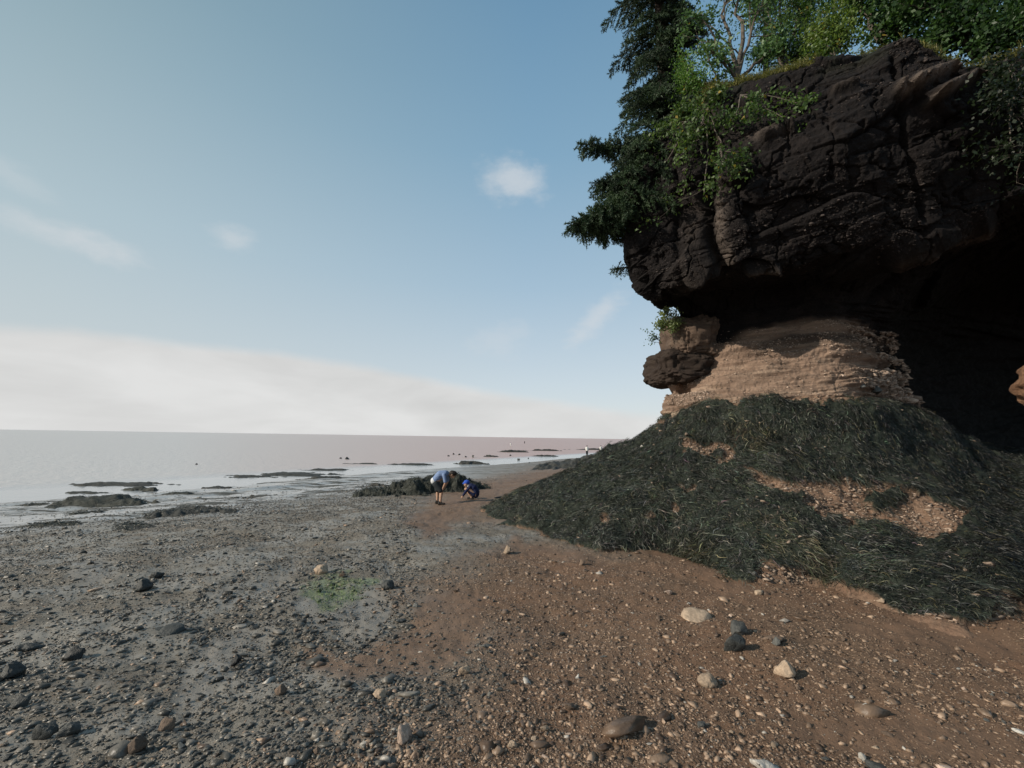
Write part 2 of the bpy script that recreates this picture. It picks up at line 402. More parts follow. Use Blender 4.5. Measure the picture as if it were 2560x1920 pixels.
nctl = CP.shape[1]
tc = np.concatenate([np.linspace(0, 1, 60, endpoint=False), np.linspace(1, 9, 720, endpoint=False), np.linspace(9, 13, 80, endpoint=False)])
tr = np.concatenate([np.linspace(0, 1, 14, endpoint=False), np.linspace(1, 5, 240, endpoint=False), np.linspace(5, 9, 330, endpoint=False), np.linspace(9, 11, 60)])
S = np.einsum('ri,ijk,cj->rck', cr_weights(CP.shape[0], tr), CP, cr_weights(nctl, tc, True))
Nn = grid_normals(np.concatenate([S, S[:, :1]], 1))[:, :-1]
cen = S.mean((0, 1)); sgn = np.sign(((S[300, 300] - cen) * Nn[300, 300]).sum()); Nn = Nn * sgn
P = S.reshape(-1, 3); N = Nn.reshape(-1, 3); TR = np.repeat(tr, len(tc)); TC = np.tile(tc, len(tr))
neck = 1 - sstep(3.0, 3.6, TR)
tilt_cap = P[:, 2] - .30 * P[:, 0]; tilt_neck = P[:, 2] - .06 * P[:, 0] + .05 * P[:, 1]
zt = tilt_cap * (1 - neck) + tilt_neck * neck
d = .11 * fbm(P * .55, 3, 41) * (1 - .3 * neck)
strat = fbm(np.stack([P[:, 0] * .5, P[:, 1] * .5, zt * 4.2], 1), 4, 42)
strat2 = fbm(np.stack([P[:, 0] * 1.1, P[:, 1] * 1.1, zt * 13], 1), 3, 43)
d += .085 * np.tanh(strat * 3) * (.3 + .7 * neck) + .035 * strat2 * (.12 + .88 * neck)
bil = np.abs(fbm(P * 1.5, 4, 44)); d += -.07 * (1 - sstep(0, .10, bil)) * (1 - neck * .75)
d += .045 * fbm(P * 4.2, 4, 45, .5) * (.6 + .05 * neck) + .012 * fbm(P * 17, 3, 46, .6)
pu, pv = proj(P)
for (pts, wd, dep) in (   # deep joints and fissures in the head
    ([(1505, 190), (1545, 330), (1525, 430), (1540, 520), (1570, 590)], 12, .34),
    ([(1470, 420), (1462, 520), (1478, 610)], 10, .10),
    ([(1935, 120), (1950, 240), (1975, 330), (1990, 470)], 8, .14),
    ([(1480, 690), (1478, 760), (1474, 840)], 9, .22)):
    dm = np.full(len(P), 1e9)
    for (a0, b0), (a1, b1) in zip(pts[:-1], pts[1:]):
        L = math.hypot(a1 - a0, b1 - b0); tt = np.clip(((pu - a0) * (a1 - a0) + (pv - b0) * (b1 - b0)) / L ** 2, 0, 1)
        dm = np.minimum(dm, np.hypot(pu - a0 - tt * (a1 - a0), pv - b0 - tt * (b1 - b0)))
    d -= dep * np.exp(-(dm / wd) ** 2) * ((TC > 1) & (TC < 9))
# angular joint blocks lying in the tilted bedding
def blocks(p, seed):
    i = np.floor(p).astype(np.int64); best = np.full(len(p), 9e9); off = np.zeros(len(p)); tiltv = np.zeros(len(p)); sec = np.full(len(p), 9e9)
    for a_ in (-1, 0, 1):
        for b_ in (-1, 0, 1):
            for c_ in (-1, 0, 1):
                c = i + [a_, b_, c_]; h = [_hash(c[:, 0], c[:, 1], c[:, 2], seed + q) for q in range(6)]
                dv = p - (c + np.stack(h[:3], 1)); dd = np.abs(dv).max(1) * .6 + np.linalg.norm(dv, axis=1) * .4
                b = dd < best; sec = np.where(b, best, np.minimum(sec, dd)); off = np.where(b, h[3], off)
                tiltv = np.where(b, (h[4] - .5) * dv[:, 0] + (h[5] - .5) * dv[:, 2] * 1.4, tiltv); best = np.where(b, dd, best)
    return off - .5 + tiltv, sec - best
ca, sa2 = math.cos(.30), math.sin(.30)
bx_ = P[:, 0] * ca + P[:, 2] * sa2; bz_ = P[:, 2] * ca - P[:, 0] * sa2
wob = .12 * fbm(P * 1.3, 2, 140)
bo, be = blocks(np.stack([bx_ * .62 + wob, P[:, 1] * .5, bz_ * 1.15 + wob], 1), 150)
bo2, be2 = blocks(np.stack([bx_ * 1.7 + wob * 2, P[:, 1] * 1.2, bz_ * 3.4 + wob * 2], 1), 160)
capm = 1 - neck
d += capm * (.20 * bo - .035 * (1 - sstep(0, .07, be)) + .055 * bo2 - .012 * (1 - sstep(0, .10, be2)))
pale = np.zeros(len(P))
# ledges near the top right, step bands of the head; sunlit tone painted on
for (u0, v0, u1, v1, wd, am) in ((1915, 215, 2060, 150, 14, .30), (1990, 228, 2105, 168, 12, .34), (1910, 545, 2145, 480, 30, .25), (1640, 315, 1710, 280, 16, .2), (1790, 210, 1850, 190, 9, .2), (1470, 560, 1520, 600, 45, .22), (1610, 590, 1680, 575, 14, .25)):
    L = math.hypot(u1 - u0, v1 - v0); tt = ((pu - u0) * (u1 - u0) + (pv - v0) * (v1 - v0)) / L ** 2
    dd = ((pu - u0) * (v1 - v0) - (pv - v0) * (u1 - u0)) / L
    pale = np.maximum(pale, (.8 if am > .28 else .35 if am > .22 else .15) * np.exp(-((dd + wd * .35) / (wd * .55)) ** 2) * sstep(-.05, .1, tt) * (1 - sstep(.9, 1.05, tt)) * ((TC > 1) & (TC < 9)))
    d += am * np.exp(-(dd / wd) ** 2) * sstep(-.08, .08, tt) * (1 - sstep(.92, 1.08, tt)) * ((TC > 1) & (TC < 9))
d = np.where(TR > 8.6, d * .7, d)
d *= np.where(TR < .8, .3, 1) * np.where((TC < 1.15), .25 + .75 * sstep(.6, 1.15, TC), 1)
d = np.clip(d, -.6, .5)
d = np.where(TC < 1.15, np.clip(d, -.1, .1), d)
P2 = P + N * d[:, None]
def stack_mat():
    t = NT('sandstone_conglomerate'); co = t.coord()
    neck, green = t.attr('neck'), t.attr('green')
    sz = t.n('ShaderNodeSeparateXYZ', {'Vector': co}).outputs
    zl = t.math('SUBTRACT', sz[2], t.math('MULTIPLY', sz[0], .06))
    v = t.n('ShaderNodeCombineXYZ', {'X': t.math('MULTIPLY', sz[0], .6), 'Y': t.math('MULTIPLY', sz[1], .6), 'Z': t.math('MULTIPLY', zl, 5.5)}).outputs[0]
    st = t.noise(1.0, 5, .6, vec=v, dist=.3); n1 = t.noise(2.4, 5, .6, vec=co); n2 = t.noise(26, 5, .7, vec=co); n3 = t.noise(90, 3, .6, vec=co)
    vor = t.n('ShaderNodeTexVoronoi', {'Vector': t.mapping(co, (1, 1, 1.7)), 'Scale': 17.0, 'Randomness': 1.0}); peb = t.ramp(vor.outputs['Distance'], [(.16, 1.), (.34, 0.)])
    vor2 = t.n('ShaderNodeTexVoronoi', {'Vector': t.mapping(co, (1, 1, 1.7)), 'Scale': 17.0, 'Randomness': 1.0}); pc = vor2.outputs['Color']
    pick = t.ramp(t.math('MULTIPLY', t.n('ShaderNodeSeparateColor', {'Color': pc}).outputs[0], t.ramp(n1, [(.35, .4), (.65, 1.)])), [(.38, 0.), (.42, 1.)])
    peb = t.math('MULTIPLY', peb, pick)
    c1 = t.ramp(st, [(.25, (.090, .058, .042)), (.42, (.275, .190, .138)), (.55, (.165, .110, .079)), (.68, (.36, .26, .19)), (.8, (.115, .076, .056))])
    c1 = t.mix(t.ramp(n2, [(.3, .0), (.75, .5)]), c1, (.18, .128, .098))
    c1 = t.mix(t.math('MULTIPLY', peb, .75), c1, t.ramp(t.n('ShaderNodeSeparateColor', {'Color': pc}).outputs[1], [(0, (.10, .07, .06)), (.5, (.34, .25, .19)), (1, (.5, .42, .33))]))
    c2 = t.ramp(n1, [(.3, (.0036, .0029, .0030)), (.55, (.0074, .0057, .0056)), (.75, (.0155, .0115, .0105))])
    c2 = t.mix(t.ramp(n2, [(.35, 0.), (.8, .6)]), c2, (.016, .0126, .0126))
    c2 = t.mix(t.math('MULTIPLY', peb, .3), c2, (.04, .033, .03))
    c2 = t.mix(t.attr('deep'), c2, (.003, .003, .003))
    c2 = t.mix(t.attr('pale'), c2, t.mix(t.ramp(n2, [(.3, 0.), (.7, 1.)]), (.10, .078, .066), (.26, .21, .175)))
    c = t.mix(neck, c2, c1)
    c = t.mix(t.math('MULTIPLY', green, t.ramp(n2, [(.35, .3), (.6, 1.)])), c, (.018, .022, .014))
    h = t.math('ADD', t.math('MULTIPLY', n2, .7), t.math('ADD', t.math('MULTIPLY', n3, .3), t.math('MULTIPLY', peb, .55)))
    t.pbsdf(c, .88, t.bump(h, .9, .035), spec=.2); return t.m
greenm = sstep(8.2, 9.0, TR) * sstep(-.2, .4, fbm(P * 1.6, 3, 61)) + (TR > 9.05) * .9
bandn = np.exp(-((TR - 2.35 - .12 * fbm(P * .8, 3, 64)) / .13) ** 2) * sstep(3.5, 5.2, TC) * .75
neckm = (1 - bandn) * (1 - sstep(2.75, 3.1, TR + .42 * (1 - sstep(3.2, 5.0, TC)) + .12 * fbm(P * 1.5, 3, 63))) * (1 - sstep(6.3, 6.9, TC + .25 * fbm(P * 2, 3, 62)))  # tan ends at overhang and cave shadow lines; that shade is painted in
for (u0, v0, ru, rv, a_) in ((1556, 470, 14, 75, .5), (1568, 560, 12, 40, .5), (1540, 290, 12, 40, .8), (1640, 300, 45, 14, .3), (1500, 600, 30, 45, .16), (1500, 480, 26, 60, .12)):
    pale = np.maximum(pale, a_ * np.exp(-((pu - u0) / ru) ** 2 - ((pv - v0) / rv) ** 2) * ((TC > 1) & (TC < 9)))  # pale pebbly strips, with sunlight on left-facing edges painted into the colour
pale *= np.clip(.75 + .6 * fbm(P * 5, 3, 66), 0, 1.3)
deep = sstep(6.6, 7.4, TC) * (1 - sstep(4.6, 5.4, TR))  # cave shade painted into the rock colour as near black
stack = empty('sea_stack', (8, 11, .3), 'tall dark brown rock stack with overhanging head and pale eroded neck', 'sea stack')
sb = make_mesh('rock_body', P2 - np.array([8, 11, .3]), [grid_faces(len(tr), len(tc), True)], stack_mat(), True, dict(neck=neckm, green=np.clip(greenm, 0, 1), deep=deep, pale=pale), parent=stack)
STK = P2.reshape(S.shape); STKN = Nn

# ------------------------------------------------------------------ weed covered mound round its foot
def gY(u, v): p = gpt(u, v); return tuple(p)
def col(*pts, foot, out=(0, 0)):
    c = [W(*q) for q in pts] + [gpt(*foot)]
    f = c[-1]; dirv = f - c[-2]; dirv[2] = 0; dirv /= np.linalg.norm(dirv)
    return [c[0] + np.array([1.0, 1.6, .15]) * (1 if not out[0] else 1)] + c + [f + dirv * .45 - np.array([0, 0, .22]), f + dirv * 1.2 - np.array([0, 0, .9])]
A_ = col((1432,905,10.9),(1345,965,11.3),(1250,1010,11.6),(1150,1052,11.8), foot=(1045,1101))
Bk = [p + np.array([.6, 2.2, -.9 if 1 < k < 6 else -.5]) for k, p in enumerate(A_)]
MC = np.array([Bk, A_,
 col((1463,899,9.9),(1400,965,9.9),(1325,1022,9.7),(1245,1082,9.3), foot=(1170,1147)),
 col((1510,884,9.35),(1455,960,8.95),(1400,1040,8.4),(1350,1115,7.7), foot=(1290,1192)),
 col((1580,872,8.95),(1545,960,8.4),(1520,1040,7.8),(1490,1120,7.15), foot=(1450,1204)),
 col((1700,860,8.6),(1690,960,7.9),(1670,1050,7.1),(1640,1150,6.25), foot=(1600,1262)),
 col((1850,867,8.5),(1860,960,7.8),(1860,1060,7.0),(1840,1160,6.15), foot=(1790,1262)),
 col((1985,900,9.3),(2010,990,8.3),(2020,1080,7.0),(2010,1200,5.75), foot=(1990,1335)),
 col((2100,960,10.3),(2130,1030,8.7),(2150,1110,7.1),(2160,1220,5.5), foot=(2137,1340)),
 col((2230,990,10.5),(2240,1040,9),(2250,1110,7.3),(2250,1200,6.0), foot=(2240,1285)),
 col((2600,1000,11),(2600,1050,9.5),(2600,1100,8.2),(2600,1150,7.2), foot=(2600,1220)),
 col((3100,1000,11),(3100,1050,9.5),(3100,1100,8.2),(3100,1150,7.2), foot=(3100,1200))]).transpose(1, 0, 2)
mtc = np.concatenate([np.linspace(0, 1, 40, endpoint=False), np.linspace(1, 9, 620, endpoint=False), np.linspace(9, 11, 60)])
mtr = np.concatenate([np.linspace(0, 1, 30, endpoint=False), np.linspace(1, 5, 380, endpoint=False), np.linspace(5, 7, 40)])
MS = np.einsum('ri,ijk,cj->rck', cr_weights(MC.shape[0], mtr), MC, cr_weights(MC.shape[1], mtc))
MN = grid_normals(MS); MN *= np.sign(MN[200, 300, 2])
Pm = MS.reshape(-1, 3); Nm = MN.reshape(-1, 3); mTR = np.repeat(mtr, len(mtc))
mu, mv = proj(Pm)
BARE = [
 [(1478,948),(1510,965),(1560,960),(1600,966),(1588,1000),(1560,1012),(1525,990),(1490,985)],
 [(1600,1018),(1650,1022),(1720,1040),(1800,1042),(1900,1048),(1960,1060),(2010,1095),(2085,1120),(2075,1150),(2020,1170),(1960,1165),(1930,1135),(1850,1120),(1840,1150),(1770,1125),(1740,1100),(1720,1075),(1650,1055)],
]
CLUMPS = [[(1870,1075),(1925,1065),(1945,1090),(1900,1108)], [(1740,1115),(1800,1120),(1830,1145),(1770,1165),(1735,1145)], [(1545,965),(1568,975),(1560,1000),(1540,985)]]
WEED_OUT = [(1432,902),(1475,892),(1500,888),(1540,868),(1600,880),(1665,856),(1700,862),(1745,876),(1830,872),(1900,866),(1960,862),(2050,890),(2400,900),(2400,1283),(2212,1286),(2135,1288),(2140,1325),(2110,1350),(1985,1338),(1890,1302),(1800,1268),(1700,1238),(1635,1218),(1628,1262),(1600,1266),(1575,1238),(1460,1207),(1330,1186),(1290,1194),(1170,1149),(1085,1134),(1040,1104),(1100,1060),(1240,1000),(1345,955)]
def weed_mask(u, v, p, jit=1.0):
    ju = u + 17 * jit * fbm(p * 3.4, 4, 71, .65); jv = v + 11 * jit * fbm(p * 3.4, 4, 72, .65)
    m = inpoly(ju, jv, WEED_OUT)
    for b in BARE: m &= ~inpoly(ju, jv, b)
    for b in CLUMPS: m |= inpoly(ju, jv, b)
    spots = fbm(p * 2.3, 3, 73) > 1.02
    return m & ~spots
wm = weed_mask(mu, mv, Pm).astype(float)
keep = sstep(0.2, 1.2, mTR)
dmm = (.10 * fbm(Pm * .9, 4, 51) + .055 * fbm(Pm * 3.2, 4, 52)) * keep + .02 * fbm(Pm * 13, 3, 53) + .06 * wm * (1 + 1.0 * fbm(Pm * np.array([3.0, 3.0, 1.4]), 3, 54))
Pm2 = Pm + Nm * dmm[:, None]
def mound_mat():
    t = NT('mound_rock_and_sand'); co = t.coord(); wd = t.attr('weed')
    n1 = t.noise(3, 5, .6, vec=co); n2 = t.noise(30, 5, .7, vec=co)
    c = t.ramp(n2, [(.25, (.075, .048, .033)), (.5, (.175, .112, .075)), (.75, (.26, .18, .125))])
    c = t.mix(t.ramp(n1, [(.4, 0.), (.65, .6)]), c, (.17, .098, .064))
    w_ = t.mix(t.ramp(n2, [(.3, 0.), (.8, 1.)]), (.010, .014, .010), (.03, .038, .026))
    c = t.mix(wd, c, w_)
    t.pbsdf(c, .75, t.bump(n2, .8, .03), spec=.3); return t.m
mound = empty('rock_mound', (4, 8, 0), 'sloping rocky mound skirting the foot of the stack with bare red sandy patches', 'mound')
make_mesh('mound_slope', Pm2 - np.array([4, 8, 0]), [grid_faces(len(mtr), len(mtc))], mound_mat(), True, dict(weed=wm), parent=mound)
# ------------------------------------------------------------------ stones
import bmesh
def hull_proto(n, flat, seed, sub=0, rough=0.0):
    r = np.random.default_rng(seed); p = r.normal(size=(n, 3)); p /= np.linalg.norm(p, axis=1)[:, None]
    p *= r.uniform(.8, 1.1, (n, 1)); p *= [1, r.uniform(.45, .85), flat]
    bm = bmesh.new(); vs = [bm.verts.new(q) for q in p]
    bmesh.ops.convex_hull(bm, input=vs)
    bmesh.ops.delete(bm, geom=[v for v in bm.verts if not v.link_faces], context='VERTS')
    if sub:
        bmesh.ops.bevel(bm, geom=list(bm.edges), offset=.05, segments=1, affect='EDGES', profile=.5)
        bmesh.ops.triangulate(bm, faces=list(bm.faces))
        bmesh.ops.subdivide_edges(bm, edges=list(bm.edges), cuts=sub, use_grid_fill=True)
    bmesh.ops.triangulate(bm, faces=list(bm.faces))
    bmesh.ops.recalc_face_normals(bm, faces=list(bm.faces))
    bm.verts.index_update()
    V = np.array([v.co[:] for v in bm.verts]); F = np.array([[v.index for v in f.verts] for f in bm.faces]); bm.free()
    if rough:
        nn = V / np.linalg.norm(V, axis=1)[:, None]
        V = V + nn * (rough * fbm(V * 2.6 + seed, 4, seed))[:, None]
    return V, F
def rotz(a):
    c, s = np.cos(a), np.sin(a); z = np.zeros_like(a); o = np.ones_like(a)
    return np.stack([np.stack([c, -s, z], -1), np.stack([s, c, z], -1), np.stack([z, z, o], -1)], 1)
def rotx(a):
    c, s = np.cos(a), np.sin(a); z = np.zeros_like(a); o = np.ones_like(a)
    return np.stack([np.stack([o, z, z], -1), np.stack([z, c, -s], -1), np.stack([z, s, c], -1)], 1)
def scatter(protos, pos, size, yaw, tiltv, pick, color):
    VV, FF, CC = [], [], []; off = 0
    for k, (V, F) in enumerate(protos):
        idx = np.where(pick == k)[0]
        if not len(idx): continue
        M = rotz(yaw[idx]) @ rotx(tiltv[idx])
        q = np.einsum('nij,vj->nvi', M, V) * size[idx][:, None, None] + pos[idx][:, None, :]
        f = F[None] + (np.arange(len(idx)) * len(V))[:, None, None] + off
        VV.append(q.reshape(-1, 3)); FF.append(f.reshape(-1, 3)); CC.append(np.repeat(color[idx], len(V), 0)); off += q.shape[0] * q.shape[1]
    return np.concatenate(VV), np.concatenate(FF), np.concatenate(CC)
def stone_mat(name, color=None, rough=.62, spec=.45):
    t = NT(name); co = t.coord(); n = t.noise(14 if color is None else 5, 5, .65, vec=co)
    base = t.attr('tint', 'Color') if color is None else color
    k = t.ramp(n, [(.3, .62), (.7, 1.3)])
    c = t.mix(1.0, base, k, 'MULTIPLY')
    if color is not None:
        oi = t.n('ShaderNodeObjectInfo').outputs['Random']
        c = t.mix(1.0, c, t.ramp(oi, [(0, .65), (1, 1.35)]), 'MULTIPLY')
    t.pbsdf(c, rough, t.bump(n, .5, .02), spec=spec); return t.m
def stone_color(red, n, wetv):
    r = rng.random(n)[:, None]; b = rng.random(n)[:, None]
    grey = np.array([.040, .037, .031]) + np.array([.14, .125, .105]) * r ** 2.2
    brown = np.array([.07, .045, .030]) + np.array([.30, .215, .15]) * r ** 1.7
    pale = np.array([.36, .33, .29])
    mixr = (rng.random(n) < np.clip(red * .95 + .06, 0, 1))[:, None]
    c = np.where(mixr, brown, grey)
    return np.where(b > .985, pale * (.6 + .5 * r), c)
# ---- nobody could count these: the shingle
NS = 300000
r_ = np.exp(rng.uniform(math.log(1.55), math.log(34), int(NS * 2.2))); a_ = np.where(rng.random(len(r_)) < .86, rng.uniform(R(-56), R(56), len(r_)), rng.uniform(R(-84), R(84), len(r_)))
px, py = r_ * np.sin(a_), r_ * np.cos(a_); pz = ground(px, py)
pp = np.stack([px, py, pz], 1); uu, vv = proj(pp)
jit = (26 * fbm(pp * 2.2, 3, 21), 14 * fbm(pp * 2.2, 3, 22))
sand_ = soft_masks(uu, vv, SAND_PATHS, jit); mud_ = soft_masks(uu, vv, MUD, jit)
red_ = np.maximum(zone_red(uu, vv, pp), sstep(800, 1000, uu) * (1 - sstep(1120, 1150, vv)) * .6)
sshore = NRM[0] * px + NRM[1] * py
dens = .35 + .65 * sstep(-.3, .35, fbm(pp * 1.5, 4, 81))
dens = np.maximum(dens, .75 * (red_ > .5))
dens = dens * (1 - .72 * sand_) * (1 - .72 * mud_) * (1 - .93 * sstep(14.5, 19.5, sshore + 2 * fbm(pp * .3, 3, 34)))
dens *= np.where((uu > 900) & (vv < 1130), .35, 1)
dens *= np.where(inpoly(uu, vv, WEED_OUT) & (uu > 1060), 0, 1)
dens *= np.where((uu >= 2400) & (vv < 1290), 0, 1)
ok = (rng.random(len(dens)) < dens) & (pz > SEA_Z + .02) & (px * px + py * py < 34 ** 2)
idx = np.where(ok)[0][:NS]
n_ = len(idx); rr = r_[idx]
size = np.exp(rng.normal(math.log(.0072), .52, n_)) * (.75 + .25 * np.clip(rr / 3, 0, 2)) 
size = np.maximum(size, rr * .0011 * rng.uniform(.8, 1.6, n_)) * np.where(uu[idx] < 900, 1.4, 1.0)
big = rng.random(n_) < .022; size[big] *= rng.uniform(1.6, 2.6, big.sum())
pick = np.where(size / rr < .0052, rng.integers(0, 6, n_), rng.integers(6, 12, n_))
protos = [hull_proto(7 if k < 6 else 11, f, 100 + k) for k, f in enumerate([.18, .25, .35, .22, .45, .28, .5, .2, .26, .4, .32, .6])]
yaw = np.where(uu[idx] < 1000, rng.normal(.35, .7, n_), rng.uniform(0, 6.28, n_))
pos = pp[idx] + np.stack([np.zeros(n_), np.zeros(n_), size * .03], 1)
col_ = stone_color(red_[idx], n_, None)
ag = (alg_mask(uu[idx], vv[idx], pp[idx]) * rng.random(n_))[:, None]; col_ = col_ * (1 - ag) + ag * np.array([.10, .13, .06])
V_, F_, C_ = scatter(protos, pos, size, yaw, rng.normal(0, .32, n_), pick, col_)
sh = make_mesh('shingle', V_, [F_], stone_mat('wet_shale_chips', rough=.42, spec=.38), False, colors=dict(tint=C_))
tag(sh, 'small broken shale chips and pebbles strewn over the beach', kind='stuff')

# ---- rubble lying on the mound ledges and at the foot of the eroded neck
def on_grid(Sg, Ng, u, v, uvs=None):
    """nearest front-facing surface point to a survey bearing"""
    d2 = (uvs[0] - u) ** 2 + (uvs[1] - v) ** 2
    k = int(np.argmin(d2)); return Sg[k], Ng[k]
mu2, mv2 = proj(Pm2)
vis = (mTR > 1) & (mTR < 5.1)
ids = np.where(vis & ~(wm > 0) & (mu2 < 2300))[0]
ids2 = np.where(vis & (wm > 0) & (mu2 < 2300))[0]
ids = np.concatenate([rng.choice(ids, 5200), rng.choice(ids2, 260)])
n_ = len(ids); size = np.exp(rng.normal(math.log(.018), .5, n_)); size[5200:] *= 1.6
c_ = np.array([.20, .15, .115]) * rng.uniform(.4, 2.0, (n_, 1))
V_, F_, C_ = scatter(protos, Pm2[ids] + Nm[ids] * (size * .2)[:, None], size, rng.uniform(0, 6.28, n_), rng.normal(0, .5, n_), rng.integers(0, 12, n_), c_)
o = make_mesh('rubble', V_, [F_], stone_mat('sandstone_rubble', rough=.8, spec=.25), False, colors=dict(tint=C_))
tag(o, 'loose sandstone rubble on the bare patches of the mound', kind='stuff')
# chips weathering out of the pale neck: part of the rock body
nidx = np.where((TR > 1.05) & (TR < 2.9) & (TC > 1.2) & (TC < 7.2))[0]
lam = fbm(np.stack([P[nidx, 0] * .5, P[nidx, 1] * .5, zt[nidx] * 4.2], 1), 3, 42)
w_ = sstep(0, .5, lam + .6 * vnoise(P[nidx] * 2.2, 91)) + .03; w_ *= .35 + 1.3 * sstep(5.8, 6.8, TC[nidx]) + .5 * (TR[nidx] < 1.6)
nidx = rng.choice(nidx, 13000, p=w_ / w_.sum())
n_ = len(nidx); size = np.exp(rng.normal(math.log(.015), .5, n_)) * (1 + 1.4 * sstep(5.9, 6.8, TC[nidx]))
c_ = np.array([.25, .19, .15]) * rng.uniform(.45, 1.9, (n_, 1))
V_, F_, C_ = scatter(protos, P2[nidx] + N[nidx] * (size * .15)[:, None] - np.array([8, 11, .3]), size, rng.uniform(0, 6.28, n_), rng.normal(0, .5, n_), rng.integers(0, 12, n_), c_)
make_mesh('embedded_chips', V_, [F_], stone_mat('neck_chips', rough=.85, spec=.2), False, colors=dict(tint=C_), parent=stack)['kind'] = 'stuff'

hidx = np.where((TR > 4.6) & (TR < 8.9) & (TC > 1.2) & (TC < 8.8))[0]
w_ = sstep(-.1, .6, fbm(P[hidx] * 1.4, 3, 92)) + .04; hidx = rng.choice(hidx, 7000, p=w_ / w_.sum()); n_ = len(hidx)
size = np.exp(rng.normal(math.log(.018), .45, n_)); c_ = np.array([.030, .024, .022]) * rng.uniform(.4, 2.2, (n_, 1))
V_, F_, C_ = scatter(protos, P2[hidx] - N[hidx] * (size * .05)[:, None] - np.array([8, 11, .3]), size, rng.uniform(0, 6.28, n_), rng.normal(0, .8, n_), rng.integers(3, 12, n_), c_)
make_mesh('embedded_cobbles', V_, [F_], stone_mat('head_cobbles', rough=.8, spec=.25), False, colors=dict(tint=C_), parent=stack)['kind'] = 'stuff'
# rounded knob jutting from the left edge of the neck
def blob(name, c, ax, mat, seed, parent=None, origin=None, n=90, rough=.16, attrs=None, ex=.8):
    th, ph = np.meshgrid(np.linspace(0, math.pi, n), np.linspace(0, 2 * math.pi, 2 * n + 1)[:-1], indexing='ij')
    d_ = np.stack([np.sin(th) * np.cos(ph), np.sin(th) * np.sin(ph), np.cos(th)], -1).reshape(-1, 3)
    d_ = np.sign(d_) * np.abs(d_) ** ex
    p_ = d_ * ax + c
    k = 1 + rough * fbm(d_ * 1.3 + seed, 4, seed) + .05 * fbm(d_ * 5 + seed, 4, seed + 3) - .07 * (1 - sstep(0, .1, np.abs(fbm(d_ * 1.6 + seed, 3, seed + 9))))
    p_ = (d_ * ax) * k[:, None] + c
    a = {k_: np.full(len(p_), v_) for k_, v_ in (attrs or {}).items()}
    return make_mesh(name, p_ - (origin if origin is not None else 0), [grid_faces(n, 2 * n, True)[:, ::-1]], mat, True, a, parent=parent)
KN = bpy.data.materials.get('sandstone_conglomerate')
ORG = np.array([8, 11, .3])
blob('jutting_knob', W(1470, 797, 10.5), (.70, .8, .41), KN, 5, stack, ORG, rough=.17, ex=.55, attrs=dict(neck=.13, green=0, deep=0, pale=0))
blob('jutting_knob', W(1490, 742, 10.5), (.55, .8, .56), KN, 8, stack, ORG, rough=.17, ex=.6, attrs=dict(neck=.45, green=0, deep=0, pale=0))
# ---- stones big enough to point at
SM = {k: stone_mat('stone_' + k, c, .6 if k in ('dark', 'grey', 'black') else .8, .4) for k, c in dict(
    dark=(.034, .036, .034), grey=(.085, .085, .078), tan=(.30, .225, .16), brown=(.14, .098, .07), white=(.50, .47, .42), black=(.013, .014, .014), pink=(.42, .31, .24)).items()}
PRO = {}
for k, (n, fl, sub, ro) in dict(slab=(16, .24, 2, .06), block=(10, .6, 2, .05), round=(30, .6, 2, .10), shard=(9, .35, 2, .05), lump=(14, .75, 2, .12)).items():
    for s in range(3): PRO[k, s] = hull_proto(n, fl, 300 + s * 7 + len(k) * 31, sub, ro)
_mc = {}
def stone_obj(shape, s, mk):
    key = (shape, s, mk)
    if key not in _mc:
        V, F = PRO[shape, s]
        o = make_mesh('stone', V, [F], SM[mk], False); _mc[key] = o.data; return o
    o = bpy.data.objects.new('stone', _mc[key]); COL.objects.link(o); return o
def put_stone(u, v, w, shape, mk, label, yaw=None, name='stone', tilt=0., group=None, on=None, s=None, tall=1.0, cat=None):
    if on is None:
        p = gpt(u, v + w * .1); p[2] = max(ground(p[0], p[1])[0], SEA_Z - .02); nn = None
    else:
        p = np.array(on)
    dist = (p - CAM) @ _F
    r = w / FPX * dist / 2 * (1.25 if shape == 'slab' and not group else .85 if group else 1.0)
    o = stone_obj(shape, int(rng.integers(0, 3)) if s is None else s, mk)
    o.name = name; o.scale = (r, r, r * tall); o.rotation_euler = (tilt + rng.normal(0, .08), rng.normal(0, .1), rng.uniform(0, 6.28) if yaw is None else yaw)
    fl = dict(slab=.24, block=.6, round=.6, shard=.35, lump=.75)[shape]
    o.location = (p[0], p[1] , p[2] + r * fl * tall * .45)
    tag(o, label, cat or ('boulder' if name == 'boulder' else 'stone'), group); return o
